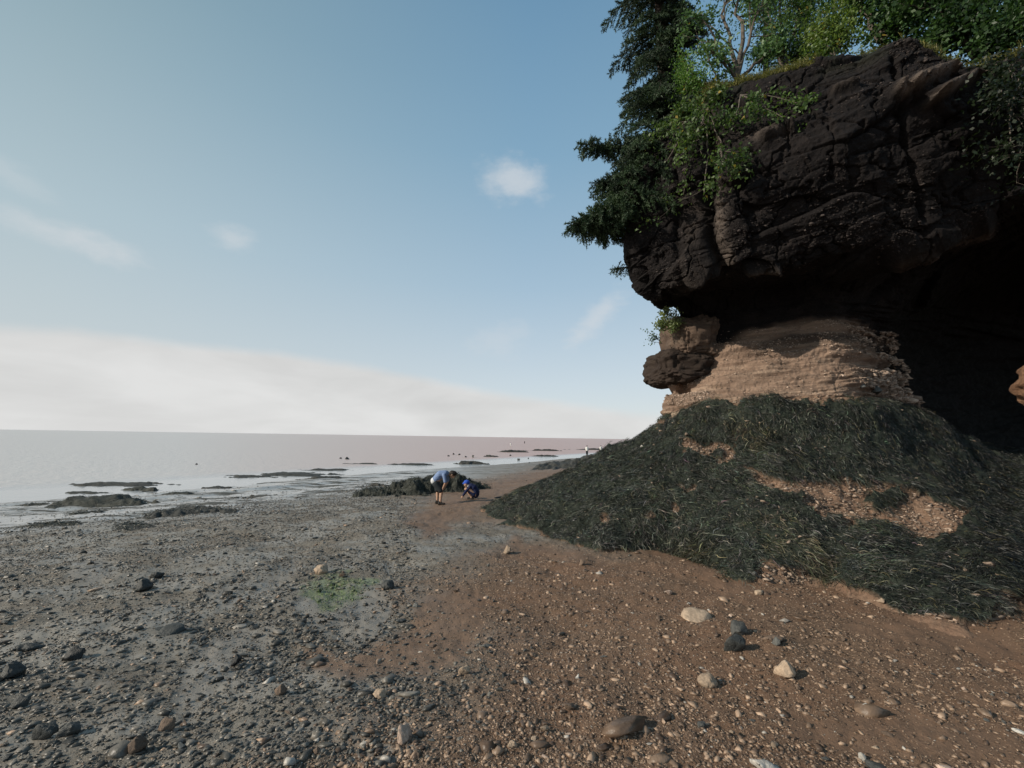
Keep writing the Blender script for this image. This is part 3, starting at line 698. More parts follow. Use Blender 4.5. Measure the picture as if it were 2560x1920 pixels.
HERO = [
 (155,1416,46,'lump','black','smooth near-black boulder alone on the grey shingle at the left',.2),
 (289,1637,48,'lump','brown','brown lump of rock cut by the bottom edge, left of the tall pointed stone',.4),
 (90,1608,54,'lump','dark','dark low boulder nearest the bottom left corner',.3),
 (146,1600,46,'round','dark','dark oval stone touching the right side of the bottom left corner boulder',.5),
 (354,1588,42,'lump','brown','brown topped dark stone above the lump at the bottom left',.3),
 (307,1270,40,'lump','dark','dark double humped stone on the left shingle below the weed ledges',.4),
 (327,1268,20,'slab','tan','small light brown flat stone leaning on the dark double humped stone',.6),
 (338,1243,28,'round','dark','dark oval stone just above the double humped stone',.3),
 (696,1229,34,'round','tan','rounded pale brown stone above the green algae patch',.2),
 (840,1258,34,'round','dark','dark oval stone to the right of the green algae patch',.1),
 (508,1426,40,'block','black','black angular block standing at the end of the shallow puddle',.3),
 (369,1355,52,'slab','dark','long thin dark slab lying in the left shingle',.35),
 (603,1502,32,'lump','brown','brown humped stone between the shingle and the red sand',.4),
 (822,1502,32,'round','tan','flat pale oval stone on the dark red sand in the middle foreground',.2),
 (59,1389,54,'slab','dark','broad dark slab at the left edge beside the black boulder',.3),
 (22,1462,52,'lump','dark','dark humped boulder cut by the left edge of the view',.3),
 (37,1530,42,'lump','dark','dark stone at the left edge below the humped boulder',.3),
 (654,1475,18,'block','pink','small pinkish stone standing on the grey shingle border',.3),
 (871,1610,50,'lump','pink','tall pointed pinkish rock standing at the bottom of the foreground',1.2),
 (1177,1579,27,'block','tan','upright pale brown block right of the tall pointed rock',.2),
 (1231,1531,34,'block','brown','square brown block with a dark shaded face in the middle foreground',.1),
 (1002,1448,30,'lump','tan','pale crumbly stone lying alone on the red sand',.3),
 (1249,1457,21,'block','white','small white block below the grey puddle',.6),
 (1215,1354,20,'block','dark','dark wedge shaped stone above the grey puddle',.3),
 (864,1327,24,'slab','grey','light grey flat stone beside the wet mud patch',.5),
 (1502,1338,68,'slab','tan','long flat pale slab on the red gravel below the mound',.05),
 (1530,1473,46,'round','tan','rounded yellowish brown boulder in the right foreground',.2),
 (1106,1620,24,'round','tan','small pale round stone near the bottom, right of the tall pointed rock',.2),
 (853,1533,24,'shard','brown','brown shard above the tall pointed rock',.6),
 (1694,1455,52,'lump','tan','yellowish brown lumpy boulder right of the rounded boulder',.1),
 (1594,1377,46,'lump','grey','grey boulder with a dark shaded side behind the weedy dark lump',.1),
 (1587,1407,58,'lump','dark','dark weedy lump of rock in a shallow hollow of the red gravel',.1),
 (1668,1392,50,'slab','brown','flat brown slab right of the dark weedy lump',.1),
 (1677,1403,30,'block','grey','small grey block under the flat brown slab',.1),
 (1872,1523,24,'round','white','small white rounded stone on the bare red sand at the right',.3),
 (1902,1634,58,'slab','grey','large flat grey brown slab at the bottom right',2.3),
 (1860,1616,28,'block','white','white angular stone left of the large flat slab',.8),
 (1883,1593,28,'shard','tan','pale shard above the large flat slab',2.2),
 (1650,1655,66,'slab','white','broad white slab cut by the bottom edge',.0),
 (1670,1609,24,'shard','tan','small pale pointed stone above the broad white slab',.9),
 (2199,1563,24,'slab','white','whitish flat stone at the right edge of the foreground',2.3),
 (1919,1577,24,'slab','brown','thin brown flat stone above and right of the pale shard',2.6),
 (1515,1568,22,'round','grey','small grey rounded stone below the rounded boulder',.3),
 (2053,1648,48,'slab','pink','reddish slab cut by the bottom edge at the right',2.5),
 (1095,1189,33,'block','tan','pale angular stone on the sand left of the mound toe',.3),
 (1082,1076,32,'slab','black','black slab leaning against the toe of the weed covered mound',.5),
 (1256,1226,22,'block','brown','brown stone on the gravel below the mound toe',.3),
 (953,1060,16,'slab','dark','small dark slab behind the bending person',.2),
 (1445,1285,24,'block','pink','pinkish stone on the gravel below the middle of the mound',.4),
 (1075,1300,20,'shard','tan','pale shard on the red sand left of the gravel bank',.9),
 (1270,1215,18,'block','brown','small brown block beside the brown stone below the mound toe',.4),
 (1640,1292,22,'round','tan','pale round stone beside the weed tip hanging from the mound',.4),
 (1050,1385,24,'slab','grey','greyish flat stone in the gravel left of the grey puddle',.4),
]
for (u, v, w, shp, mk, lab, yw) in HERO:
    put_stone(u, v, w, shp, mk, lab, yaw=yw, name='boulder' if w >= 40 else 'stone', tilt=.75 if 'leaning against the toe' in lab else 0, tall=1.5 if 'tall pointed' in lab and 'cut' not in lab and 'right of' not in lab and 'above' not in lab else 1.2)
for (u, v, w, mk, lab) in [(1467,905,36,'tan','pale boulder perched where the neck meets the weed'), (1492,889,20,'grey','grey stone beside the pale perched boulder'),
    (1386,967,13,'white','small white stone high on the weed covered crest'), (1487,1037,9,'white','tiny white stone in the middle of the weed covered slope'),
    (1555,1415,0,'',''), (1890,849,30,'grey','pale flat stone sticking out at the shaded end of the neck'), (1862,836,22,'grey','smaller pale stone above the flat one at the shaded end of the neck'),
    (1632,1243,20,'grey','grey stone wedged beside the hanging weed tip'), (1900,1312,26,'tan','pale stone at the lower edge of the weed on the right')]:
    if not w: continue
    if v < 895 and u > 1500:
        a_u, a_v = proj(P2); q, _n = on_grid(P2, N, u, v, (np.where((TC > 1) & (TC < 9) & (TR > 1), a_u, 1e6), a_v))
    else: q, _n = on_grid(Pm2, Nm, u, v, (np.where(vis, mu2, 1e6), mv2))
    put_stone(u, v, w, 'block' if w < 30 else 'lump', mk, lab, on=q)
# many alike: the largest loose stones of each part of the beach
def sprinkle(n, box, wr, shapes, mks, label, group, keepout=None, seed=1):
    r = np.random.default_rng(seed); c = 0
    while c < n:
        u, v = r.uniform(box[0], box[2]), r.uniform(box[1], box[3])
        if keepout and keepout(u, v): continue
        w = r.uniform(*wr) ** 1.0 * (.45 + .55 * (v - 950) / 700)
        mk = mks[r.integers(len(mks))]
        put_stone(u, v, w, shapes[r.integers(len(shapes))], mk, label, yaw=r.normal(.3, .6), group=group); c += 1
insand = lambda u, v: any(inpoly(np.array([u]), np.array([v]), p)[0] for p in SAND_PATHS) or inpoly(np.array([u]), np.array([v]), WEED_OUT)[0]
sprinkle(95, (0, 1240, 620, 1655), (20, 42), ['slab', 'shard', 'shard', 'slab'], ['dark', 'dark', 'grey', 'dark'], 'dark flat shale stone among the chips of the left foreground', 'dark flat shale stones of the left foreground', insand, 5)
sprinkle(45, (0, 1130, 900, 1240), (18, 34), ['slab', 'slab', 'shard'], ['dark', 'dark', 'grey'], 'small dark stone on the shingle between the weed ledges and the foreground', 'small dark stones in the middle distance at the left', insand, 6)
sprinkle(45, (620, 1220, 1120, 1655), (16, 30), ['shard', 'lump', 'block'], ['grey', 'dark', 'brown', 'grey'], 'small grey brown angular stone in the central foreground', 'grey brown angular stones of the central foreground', insand, 7)
sprinkle(60, (1120, 1230, 2200, 1655), (14, 30), ['shard', 'block', 'slab'], ['brown', 'tan', 'pink', 'brown', 'grey'], 'small reddish brown angular stone on the red gravel at the right', 'reddish brown angular stones on the right gravel', insand, 8)

# ------------------------------------------------------------------ seaweed strands
def strands(pos, nor, L, w, flow, tint, segs=4):
    n = len(pos); z = np.array([0, 0, 1.0])
    t = -(z - nor * nor[:, 2:3]); t += flow; t -= nor * (t * nor).sum(1, keepdims=True)
    t /= np.linalg.norm(t, axis=1, keepdims=True) + 1e-9
    b = np.cross(nor, t)
    curl = rng.normal(0, .5, n); lift = np.abs(rng.normal(0, .014, n)) + .004
    V = np.zeros((n, segs + 1, 2, 3)); phase = rng.uniform(0, 1, n)
    tw = rng.normal(0, .7, n)
    wv = rng.uniform(0, 6.28, n); wa = L * rng.uniform(.0, .10, n)
    for k in range(segs + 1):
        f = k / segs
        ang = curl * f * 1.3
        cpos = pos + (t * (np.cos(ang) * L * f)[:, None]) + b * (np.sin(ang) * L * f + wa * (np.sin(wv + f * 7) - np.sin(wv)))[:, None] + nor * (lift * (.4 + np.sin(math.pi * min(f * 1.05, 1)) * 1.1))[:, None]
        hw = w * (1 - .55 * f) * (1.0 if k else .6)
        side = b * np.cos(tw + f)[:, None] + nor * np.sin(tw + f)[:, None]
        V[:, k, 0] = cpos - side * hw[:, None] / 2; V[:, k, 1] = cpos + side * hw[:, None] / 2
    base = (np.arange(n) * (segs + 1) * 2)[:, None]
    fs = np.concatenate([base + np.array([[2 * k, 2 * k + 1, 2 * k + 3, 2 * k + 2]]) for k in range(segs)], 0)
    return V.reshape(-1, 3), fs, np.repeat(tint, (segs + 1) * 2, 0)
def weed_mat():
    t = NT('bladder_wrack'); c = t.attr('tint', 'Color')
    t.pbsdf(c, .5, spec=.45); return t.m
WEED = weed_mat()
# area-weighted sampling of the mound grid
E1 = np.gradient(MS, axis=0); E2 = np.gradient(MS, axis=1); area = np.linalg.norm(np.cross(E1, E2), axis=-1).ravel()
def weed_on(n, wts, Lr, wr, seedk):
    i = rng.choice(len(Pm2), n, p=wts / wts.sum())
    nt = n // 16; tid_ = np.where(rng.random(n) < .7, rng.integers(0, nt, n), np.arange(n)); i = i[tid_]
    jt = rng.normal(0, .035, (n, 3)); jt -= Nm[i] * (jt * Nm[i]).sum(1, keepdims=True)
    tfl = (rng.normal(0, .42, (n, 3)))[tid_]; ttn = (rng.uniform(.45, 1.75, (n, 1)) * (1 + rng.normal(0, .12, (n, 3))))[tid_]
    p = Pm2[i] + jt + Nm[i] * rng.uniform(0, .012, (n, 1)); nn = Nm[i] + rng.normal(0, .12, (n, 3)); nn /= np.linalg.norm(nn, axis=1, keepdims=True)
    fl = np.stack([fbm(p * .8, 2, 95), fbm(p * .8, 2, 96), fbm(p * .8, 2, 97)], 1) * .55 + tfl + rng.normal(0, .16, (n, 3))
    uq, vq = proj(p)
    fl[:, 0] += .5 * sstep(1500, 1900, uq) * (vq > 1120)
    L = rng.uniform(*Lr, n) * (.6 + .4 * sstep(-.3, .3, fbm(p * 1.3, 2, 98)))
    k = rng.random((n, 1)) ** 2.5
    cl = sstep(-.4, .5, fbm(p * 2.1, 3, 99))[:, None]
    tint = np.array([.009, .0115, .0085]) * (.5 + .8 * cl) + k * np.array([.055, .060, .046]) * (.35 + .65 * cl)
    thr = rng.random((n, 1)) > .90; tint = np.where(thr, np.array([.12, .125, .10]) * (.5 + rng.random((n, 1))), tint)
    pat = sstep(.25, .8, fbm(p * 1.1, 3, 197))[:, None]; tint = tint * (1 + pat * np.array([.45, .2, -.1]))
    tint = tint * (1 - .75 * sstep(1840, 2100, uq) * (1 - .6 * sstep(1200, 1300, vq)))[:, None]  # strands darken towards the cave: its shade is put into the tint
    tint = tint * np.clip(ttn, .3, 2.2)
    old = rng.random((n, 1)) > .982; tint = np.where(old, np.array([.10, .085, .04]), tint)
    return p, nn, L, rng.uniform(*wr, n), fl, tint
distm = np.linalg.norm(Pm2 - CAM, axis=1)
wts = area * wm * ((mTR > .35) & (mTR < 5.12)) * np.where(mtc_full := np.tile(mtc, len(mtr)) > .6, 1, .2) / np.clip(distm, 4, 20)
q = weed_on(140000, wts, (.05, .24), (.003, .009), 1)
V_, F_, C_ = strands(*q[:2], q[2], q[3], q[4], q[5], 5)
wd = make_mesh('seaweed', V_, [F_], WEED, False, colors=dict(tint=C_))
tag(wd, 'dark green black seaweed strands draped over the mound', kind='stuff')

# ------------------------------------------------------------------ low weed covered banks and ledges on the flat
def bank_mat(name, c1, c2):
    t = NT(name); co = t.coord(); n = t.noise(7, 6, .7, vec=co); n2 = t.noise(45, 4, .7, vec=co)
    c = t.mix(t.ramp(t.math('ADD', t.math('MULTIPLY', n, .6), t.math('MULTIPLY', n2, .4)), [(.35, 0.), (.65, 1.)]), c1, c2)
    t.pbsdf(c, .7, t.bump(n2, 1.0, .05), spec=.3); return t.m
BANK = bank_mat('weedy_rock', (.014, .017, .013), (.055, .058, .046))
BANKF = bank_mat('far_weedy_rock', (.030, .031, .028), (.062, .060, .052))
def bank(u, v, hw, h, deep, label, name='weedy_ledge', cat='rock ledge', group=None, mat=None, seed=0, n=46, skew=0.0, parts=None):
    c = gpt(u, v); c[2] = max(ground(c[0], c[1])[0], SEA_Z); dist = (c - CAM) @ _F
    rx = hw / FPX * dist; hz = (h if h > 13.5 else h * .6) / FPX * dist; ry = deep
    if seed % 1 == 0: pass
    a = np.linspace(-1, 1, n * 2); b = np.linspace(-1, 1, n)
    Bb, Aa = np.meshgrid(b, a, indexing='ij')
    x = c[0] + Aa * rx * 1.15 + Bb * ry * (c[0] / c[1]); y = c[1] + ry * .75 + Bb * ry * 1.1 + Aa * rx * .12
    q = np.stack([x.ravel(), y.ravel(), np.zeros(x.size)], 1)
    A2 = Aa.ravel(); B2 = Bb.ravel()
    rad = np.sqrt(A2 ** 2 + B2 ** 2) + .42 * fbm(np.stack([A2 * 3.4 + seed * 3.1, B2 * 1.9, 0 * A2], 1), 5, 111 + seed, .62)
    prof = 1 - sstep(.25, .95, rad)
    peak = 1 + skew * A2
    z = np.maximum(ground(x.ravel(), y.ravel()), SEA_Z) + hz * prof * peak * (.85 + .35 * fbm(q * (1.4 / max(rx, .5)) * 2, 3, 7 + seed)) + .10 * hz * fbm(q * 3, 3, 9) - .03 - .35 * (rad > 1.0) - .05 * (1 - prof)
    g_ = np.maximum(ground(x.ravel(), y.ravel()), SEA_Z - .05); z = np.where(prof > 0, np.maximum(z, g_ - .08), g_ - .35)
    V = np.stack([x.ravel(), y.ravel(), z], 1) - c
    o = make_mesh(name, V, [grid_faces(n, n * 2)], mat or BANK, True); o.location = tuple(c); tag(o, label, cat, group)
    return V + c, prof, n, o
SPR = []
bk = bank(925, 1068, 120, 34, 1.6, 'low weed covered rock hump behind the bending person', 'rock_hump', 'rock hump', seed=1, n=70, skew=.25); SPR.append((bk, 6000))
bk = bank(800, 1072, 60, 16, 1.2, 'small flat weedy hump left of the bending person', 'rock_hump', 'rock hump', seed=2); SPR.append((bk, 1800))
bk = bank(1275, 1010, 120, 25, 5.0, 'long dark weed covered bank behind the crest of the mound', 'rock_hump', 'rock hump', seed=3, n=60, skew=.7, mat=BANKF)
GL = 'flat weed covered ledges on the tidal flat'
for k, (u, v, hw, h, lab) in enumerate([
 (234,1050,110,9,'longest thin weed ledge along the edge of the calm water'), (164,1067,60,6,'thin weed ledge just below the longest one'), (297,1061,56,12,'oval weed ledge rising a little above the wet flat'),
 (168,1092,135,13.6,'largest dark weed ledge on the wet flat at the left'), (60,1090,46,6,'small ledge touching the left end of the largest ledge'), (145,1113,66,8,'low broken ledge below the largest one'),
 (367,1069,50,8,'short ledge right of the oval one'), (457,1054,45,7,'narrow ledge in the middle of the wet flat'), (547,1072,56,13,'rounded brownish hump between wet flat and shingle'),
 (527,1032,70,6,'thin strip of weed at the water edge in the middle'), (625,1028,90,7,'long strip of weed at the water edge left of the bending person'), (703,1017,62,6,'farther strip of weed nearly level with the calm water'),
 (683,1037,60,8,'broken strip of weed on shingle left of the bending person'), (812,1052,40,12,'small hump before the water, left of the humps behind the person'), (340,1120,112,14,'broad brownish weedy hump on the left shingle'),
 (219,1153,100,9,'lower weedy hump below the broad brownish one'), (70,1142,70,8,'faint weedy rise at the left edge'), (1020,1003,42,11,'dark mound on the sand beyond the squatting child'),
 (1111,977,38,10,'far dark outcrop where a tiny figure stands'), (1174,974,38,6,'far low outcrop right of the tiny figure'), (1059,987,19,7,'small far hump left of the far outcrops'),
 (1178,986,30,6,'small far hump below the far low outcrop'), (1286,972,62,6,'farthest dark strip of rock under the sea horizon behind the two pale figures'), (780,1003,50,4,'faint strip of sand bar in the calm water'), (880,1005,60,5,'thin dark strip where the calm water ends')]):
    far = v < 1035
    q_ = bank(u, v, hw, h, min(max(hw / FPX * 14, .5), 2.6) * (1.6 if far else .8), lab, group=GL, mat=BANKF if v < 1060 or 'brownish' in lab else BANK, seed=10 + k, n=34)
    if v > 1085: SPR.append((q_, 900))
VV, FF, CC, off = [], [], [], 0
for (Vb, prof, n, o), cnt in SPR:
    G3 = Vb.reshape(n, n * 2, 3); Nb = grid_normals(G3); Nb *= np.sign(Nb[..., 2:3] + 1e-9); Nb = Nb.reshape(-1, 3)
    w_ = (prof > .12).astype(float); i = rng.choice(len(Vb), cnt, p=w_ / w_.sum())
    p = Vb[i] + rng.normal(0, .02, (cnt, 3)); nn = Nb[i]
    k = rng.random((cnt, 1)) ** 2
    a, f, c = strands(p, nn, rng.uniform(.05, .16, cnt), rng.uniform(.010, .022, cnt), rng.normal(0, .5, (cnt, 3)), np.array([.012, .015, .011]) + k * np.array([.07, .072, .055]))
    VV.append(a); FF.append(f + off); CC.append(c); off += len(a)
wd2 = make_mesh('seaweed', np.concatenate(VV), [np.concatenate(FF)], WEED, False, colors=dict(tint=np.concatenate(CC)))
tag(wd2, 'short dark seaweed fringe growing on the low humps of the flat', kind='stuff')
# small dark rocks standing in the shallows
for k, (u, v, w) in enumerate([(1120,993,10),(1102,984,7),(980,981,9),(992,982,8),(969,985,7),(1022,987,14),(1006,987,9),(424,1003,8),(750,991,13),(736,990,8),(1141,990,5),(1143,999,5),(1178,985,5)]):
    put_stone(u, v, w, 'lump', 'dark', 'small dark rock in the far shallows', name='rock', group='small dark rocks in the far shallows', cat='rock')
# green algae film
def algae():
    c = gpt(735, 1280); n = 350
    rr = np.sqrt(rng.random(n)); aa = rng.uniform(0, 6.283, n)
    k = 1 + .45 * fbm(np.stack([np.cos(aa) * 1.3, np.sin(aa) * 1.3, 0 * aa], 1), 3, 5)
    x = c[0] + rr * k * np.cos(aa) * .34 - .02; y = c[1] + rr * k * np.sin(aa) * .42
    z = ground(x, y); p = np.stack([x, y, z + .004], 1); nn = np.tile([0, 0, 1.], (n, 1)) + rng.normal(0, .2, (n, 3)); nn /= np.linalg.norm(nn, axis=1, keepdims=True)
    tint = np.array([.07, .11, .035]) + rng.random((n, 1)) * np.array([.14, .20, .06]); 
    V, F, C = strands(p, nn, rng.uniform(.006, .014, n), rng.uniform(.005, .010, n), rng.normal(0, 1.5, (n, 3)), tint, 2)
    o = make_mesh('green_algae', V, [F], WEED, False, colors=dict(tint=C)); tag(o, 'bright green algae patch on the wet shingle', kind='stuff')
algae()
# ------------------------------------------------------------------ plants
def tubes(polys, sides=6):
    VV, FF, off = [], [], 0
    for pts, rad in polys:
        pts = np.asarray(pts, float); n = len(pts); rad = np.asarray(rad, float)
        t = np.gradient(pts, axis=0); t /= np.linalg.norm(t, axis=1, keepdims=True) + 1e-9
        ref = np.array([.31, .17, .93]) if abs(t[0][2]) < .8 else np.array([1., .1, 0])
        a = np.cross(t, ref); a /= np.linalg.norm(a, axis=1, keepdims=True) + 1e-9; b = np.cross(t, a)
        an = np.linspace(0, 2 * math.pi, sides + 1)[:-1]
        ring = pts[:, None] + rad[:, None, None] * (a[:, None] * np.cos(an)[None, :, None] + b[:, None] * np.sin(an)[None, :, None])
        VV.append(ring.reshape(-1, 3)); FF.append(grid_faces(n, sides, True) + off); off += n * sides
    return np.concatenate(VV), np.concatenate(FF)
def leaf_mat(name, rough=.5, trans=.35):
    t = NT(name); c = t.attr('tint', 'Color')
    d_ = t.n('ShaderNodeBsdfPrincipled', {'Base Color': c, 'Roughness': rough, 'Specular IOR Level': .35})
    tr_ = t.n('ShaderNodeBsdfTranslucent', {'Color': t.mix(1.0, c, (1.25, 1.35, .6), 'MULTIPLY')})
    mx = t.n('ShaderNodeMixShader', {0: trans}); t.t.links.new(d_.outputs[0], mx.inputs[1]); t.t.links.new(tr_.outputs[0], mx.inputs[2])
    t.t.links.new(mx.outputs[0], t.out.inputs[0]); return t.m
LEAF = leaf_mat('broad_leaves'); NEEDLE = leaf_mat('spruce_needles', .6, .12)
BARK = simple_mat('grey_bark', (.10, .085, .07), .9, .4, 30); BARKD = simple_mat('dark_bark', (.035, .028, .024), .9, .4, 30)
def leaves(cent, dirs, L, w, tint):
    """one folded rhombus per leaf"""
    n = len(cent); d_ = dirs / (np.linalg.norm(dirs, axis=1, keepdims=True) + 1e-9)
    r = rng.normal(size=(n, 3)); s_ = np.cross(d_, r); s_ /= np.linalg.norm(s_, axis=1, keepdims=True) + 1e-9; u_ = np.cross(d_, s_)
    L = L[:, None]; w = w[:, None]
    V = np.stack([cent, cent + d_ * L * .45 + s_ * w * .5 + u_ * w * .12, cent + d_ * L - u_ * L * .12, cent + d_ * L * .45 - s_ * w * .5 + u_ * w * .12], 1)
    F = np.arange(n * 4).reshape(n, 4); return V.reshape(-1, 3), F, np.repeat(tint, 4, 0)
def needles(cent, dirs, L, w, tint):
    n = len(cent); d_ = dirs / (np.linalg.norm(dirs, axis=1, keepdims=True) + 1e-9)
    r = rng.normal(size=(n, 3)); s_ = np.cross(d_, r); s_ /= np.linalg.norm(s_, axis=1, keepdims=True) + 1e-9
    V = np.stack([cent - s_ * w[:, None] / 2, cent + s_ * w[:, None] / 2, cent + d_ * L[:, None]], 1)
    return V.reshape(-1, 3), np.arange(n * 3).reshape(n, 3), np.repeat(tint, 3, 0)
def vn(v): v = np.asarray(v, float); return v / (np.linalg.norm(v) + 1e-9)
def branch_line(p, d0, L, n=7, droop=0.0, wob=.12, r=rng):
    pts = [np.array(p, float)]; d_ = vn(d0)
    for k in range(n):
        d_ = vn(d_ + r.normal(0, wob, 3) + np.array([0, 0, -droop])); pts.append(pts[-1] + d_ * L / n)
    return np.array(pts)
def conifer(name, label, base, top, rad, nb, seed, dens=1.0, lopsided=(0, 0, 0), t0=.05, shape=.8, droop=.10, group=None, cat='spruce tree', tint=(.010, .022, .014), tint2=(.05, .085, .04), nl=.055):
    r = np.random.default_rng(seed); base = np.array(base); top = np.array(top); H_ = np.linalg.norm(top - base)
    root = empty(name, base, label, cat, group)
    ax = vn(top - base); n = 12
    tp = np.array([base + (top - base) * k / n + r.normal(0, .02, 3) * H_ * .1 for k in range(n + 1)])
    tr0 = .018 * H_ + .015
    trunk = [(tp, np.linspace(tr0, .008, n + 1))]
    br = []; C, D, Ls = [], [], []
    for k in range(nb):
        f = t0 + (1 - t0) * (k + r.random()) / nb; p = base + (top - base) * f
        L = rad * (1 - f) ** shape * (r.uniform(.45, 1.0) if r.random() < .65 else r.uniform(.95, 1.35)) + .08
        a = r.uniform(0, 6.283); side = np.array([math.cos(a), math.sin(a), 0.]) 
        lop = 1 + float(side @ np.array(lopsided)); L *= max(lop, .25)
        d_ = vn(side + ax * r.uniform(-.05, .35)); line = branch_line(p, d_, L, 7, droop, .05, r)
        br.append((line, np.linspace(.006 + .012 * L, .003, 8)))
        nt = max(int(L / .045), 3)
        for j in range(nt):
            g_ = (j + r.random()) / nt; i = min(int(g_ * 7), 6); q = line[i] + (line[i + 1] - line[i]) * (g_ * 7 - i)
            bd = vn(line[i + 1] - line[i]); sd_ = vn(np.cross(bd, ax)) * (1 if j % 2 else -1)
            tl = (.10 + .42 * L * (1 - g_) ** .8) * r.uniform(.6, 1.1)
            td = vn(bd * .75 + sd_ * .9 + np.array([0, 0, -.30]) + r.normal(0, .15, 3))
            m_ = max(int(tl / .011 * dens), 4); ff = r.random(m_)
            cc = q + td * tl * ff[:, None] + r.normal(0, .006, (m_, 3)) + np.array([0, 0, -.10]) * (ff ** 2 * tl)[:, None]
            C.append(cc); D.append(td * .6 + r.normal(0, .55, (m_, 3))); Ls.append(np.full(m_, 1.0))
            if j % 3 == 0: br.append((np.array([q, q + td * tl * .9]), np.array([.004, .002])))
    C = np.concatenate(C) - base; D = np.concatenate(D); m_ = len(C)
    cl = sstep(-.5, .6, fbm((C + base) * 2.2, 3, seed))[:, None] * .6 + r.random((m_, 1)) * .4
    tin = np.array(tint) * (1 - cl) + np.array(tint2) * cl
    V, F, T = needles(C, D, r.uniform(.6, 1.2, m_) * nl, r.uniform(.6, 1.2, m_) * nl * .30, tin)
    V2, F2 = tubes(trunk, 8); make_mesh('trunk', V2 - base, [F2], BARKD, True, parent=root)
    V2, F2 = tubes(br, 4); make_mesh('branches', V2 - base, [F2], BARKD, True, parent=root)
    make_mesh('crown', V, [F], NEEDLE, False, colors=dict(tint=T), parent=root)
    return root
def broadleaf(name, label, base, stems, seed, nleaf, leaf=.065, spread=.2, tint=(.035, .075, .015), tint2=(.10, .17, .035), cat='tree', depth=2, kids=4, bark=None, group=None, r0=.03, wob=.10, droop=0.0, fill=None):
    """stems: list of end points the main stems grow to"""
    r = np.random.default_rng(seed); base = np.array(base, float); root = empty(name, base, label, cat, group)
    main, twigs, tips = [], [], []
    def grow(p, e, rad, dep):
        L = np.linalg.norm(e - p); n = 6
        pts = [p + (e - p) * k / n + (r.normal(0, wob, 3) * L * .25 * math.sin(math.pi * k / n)) + np.array([0, 0, -droop * L * (k / n) ** 2]) for k in range(n + 1)]
        (main if dep == depth else twigs).append((np.array(pts), np.linspace(rad, rad * .35, n + 1)))
        if dep == 0: tips.extend(pts[2:]); return
        for j in range(kids + (2 if dep == depth else 0)):
            f = r.uniform(.3, 1.0); i = min(int(f * n), n - 1); q = pts[i] + (pts[i + 1] - pts[i]) * (f * n - i)
            d_ = vn(vn(e - p) + r.normal(0, .75, 3) + np.array([0, 0, .15]))
            grow(q, q + d_ * L * r.uniform(.28, .5), rad * (1 - .6 * f) * .55, dep - 1)
        tips.append(pts[-1])
    for e in stems: grow(base, np.array(e, float), r0 * r.uniform(.7, 1.1), depth)
    tips = np.array(tips)
    if fill is not None: tips = np.concatenate([tips, fill(r)])
    i = r.integers(0, len(tips), nleaf); C = tips[i] + r.normal(0, spread, (nleaf, 3)) * r.random((nleaf, 1)) ** .5
    D = r.normal(0, 1, (nleaf, 3)) + np.array([0, 0, -.35])
    cl = sstep(-.5, .6, fbm(C * 2.0, 3, seed))[:, None] * .6 + r.random((nleaf, 1)) * .4
    tin = np.array(tint) * (1 - cl) + np.array(tint2) * cl
    yel = r.random((nleaf, 1)) > (.988 if tint2[1] > .14 else 2); tin = np.where(yel, np.array([.28, .22, .04]), tin)
    V, F, T = leaves(C - base, D, r.uniform(.6, 1.25, nleaf) * leaf, r.uniform(.45, .75, nleaf) * leaf, tin)
    bark = bark or BARK
    if True: main = main + twigs; twigs = []
    V2, F2 = tubes(main, 6); make_mesh('stems' if len(stems) > 1 else 'trunk', V2 - base, [F2], bark, True, parent=root)
    if twigs:
        V2, F2 = tubes(twigs, 4); make_mesh('branches', V2 - base, [F2], bark, True, parent=root)
    make_mesh('crown', V, [F], LEAF, False, colors=dict(tint=T), parent=root)
    return root
# conifers
sb_ = W(1437, 395, 10.3)
conifer('spruce_tree', 'tall dark spruce on the seaward corner of the stack, its top out of view', sb_, W(1412, -450, 10.5), 1.45, 200, 3, 1.9, t0=.02, shape=.30, droop=.17, nl=.075, lopsided=(-.12, 0, 0))
conifer('stunted_spruce', 'wind bent spruce reaching out to the left below the tall one', W(1410, 320, 10.1), W(1255, 312, 9.5), .62, 64, 4, 2.2, t0=.05, shape=.45, droop=.14, cat='spruce shrub', nl=.065)
conifer('stunted_spruce', 'spruce shrub hanging over the left edge of the head, lowest of the bent ones', W(1395, 430, 9.3), W(1242, 485, 9.1), 1.0, 100, 5, 2.2, t0=.05, shape=.45, droop=.12, cat='spruce shrub', tint=(.016, .034, .018), tint2=(.05, .085, .035), nl=.065)
conifer('stunted_spruce', 'bushy spruce crown filling the corner between the bent spruces and the rock', W(1430, 380, 9.9), W(1300, 400, 9.6), .95, 80, 6, 2.2, t0=.0, shape=.45, cat='spruce shrub', nl=.065)
conifer('stunted_spruce', 'dense dark spruce growth against the rock under the tall spruce', W(1410, 290, 9.3), W(1338, 455, 8.95), .85, 100, 36, 2.0, t0=.0, shape=.3, cat='spruce shrub', nl=.065, droop=.16)
conifer('stunted_spruce', 'small spruce sprig sticking out of the rock under the hanging shrubs', W(1390, 572, 9.8), W(1330, 580, 9.6), .30, 26, 7, 1.4, cat='spruce shrub', shape=.4)
conifer('stunted_spruce', 'short spruce sprig at the rock edge between the hanging shrub and the lowest sprig', W(1370, 500, 9.8), W(1330, 515, 9.6), .22, 16, 17, 1.4, cat='spruce shrub', shape=.4)
conifer('spruce_tree', 'distant bluish spruce between the leafy crowns', W(1742, 150, 13.5), W(1738, -60, 13.5), .75, 60, 8, 1.2, tint=(.02, .035, .034), tint2=(.04, .06, .055), shape=.6)
conifer('spruce_tree', 'dark spruce edge showing left of the leafy thicket', W(1655, 160, 12.0), W(1650, -90, 12.0), .55, 60, 9, 1.2, shape=.5)
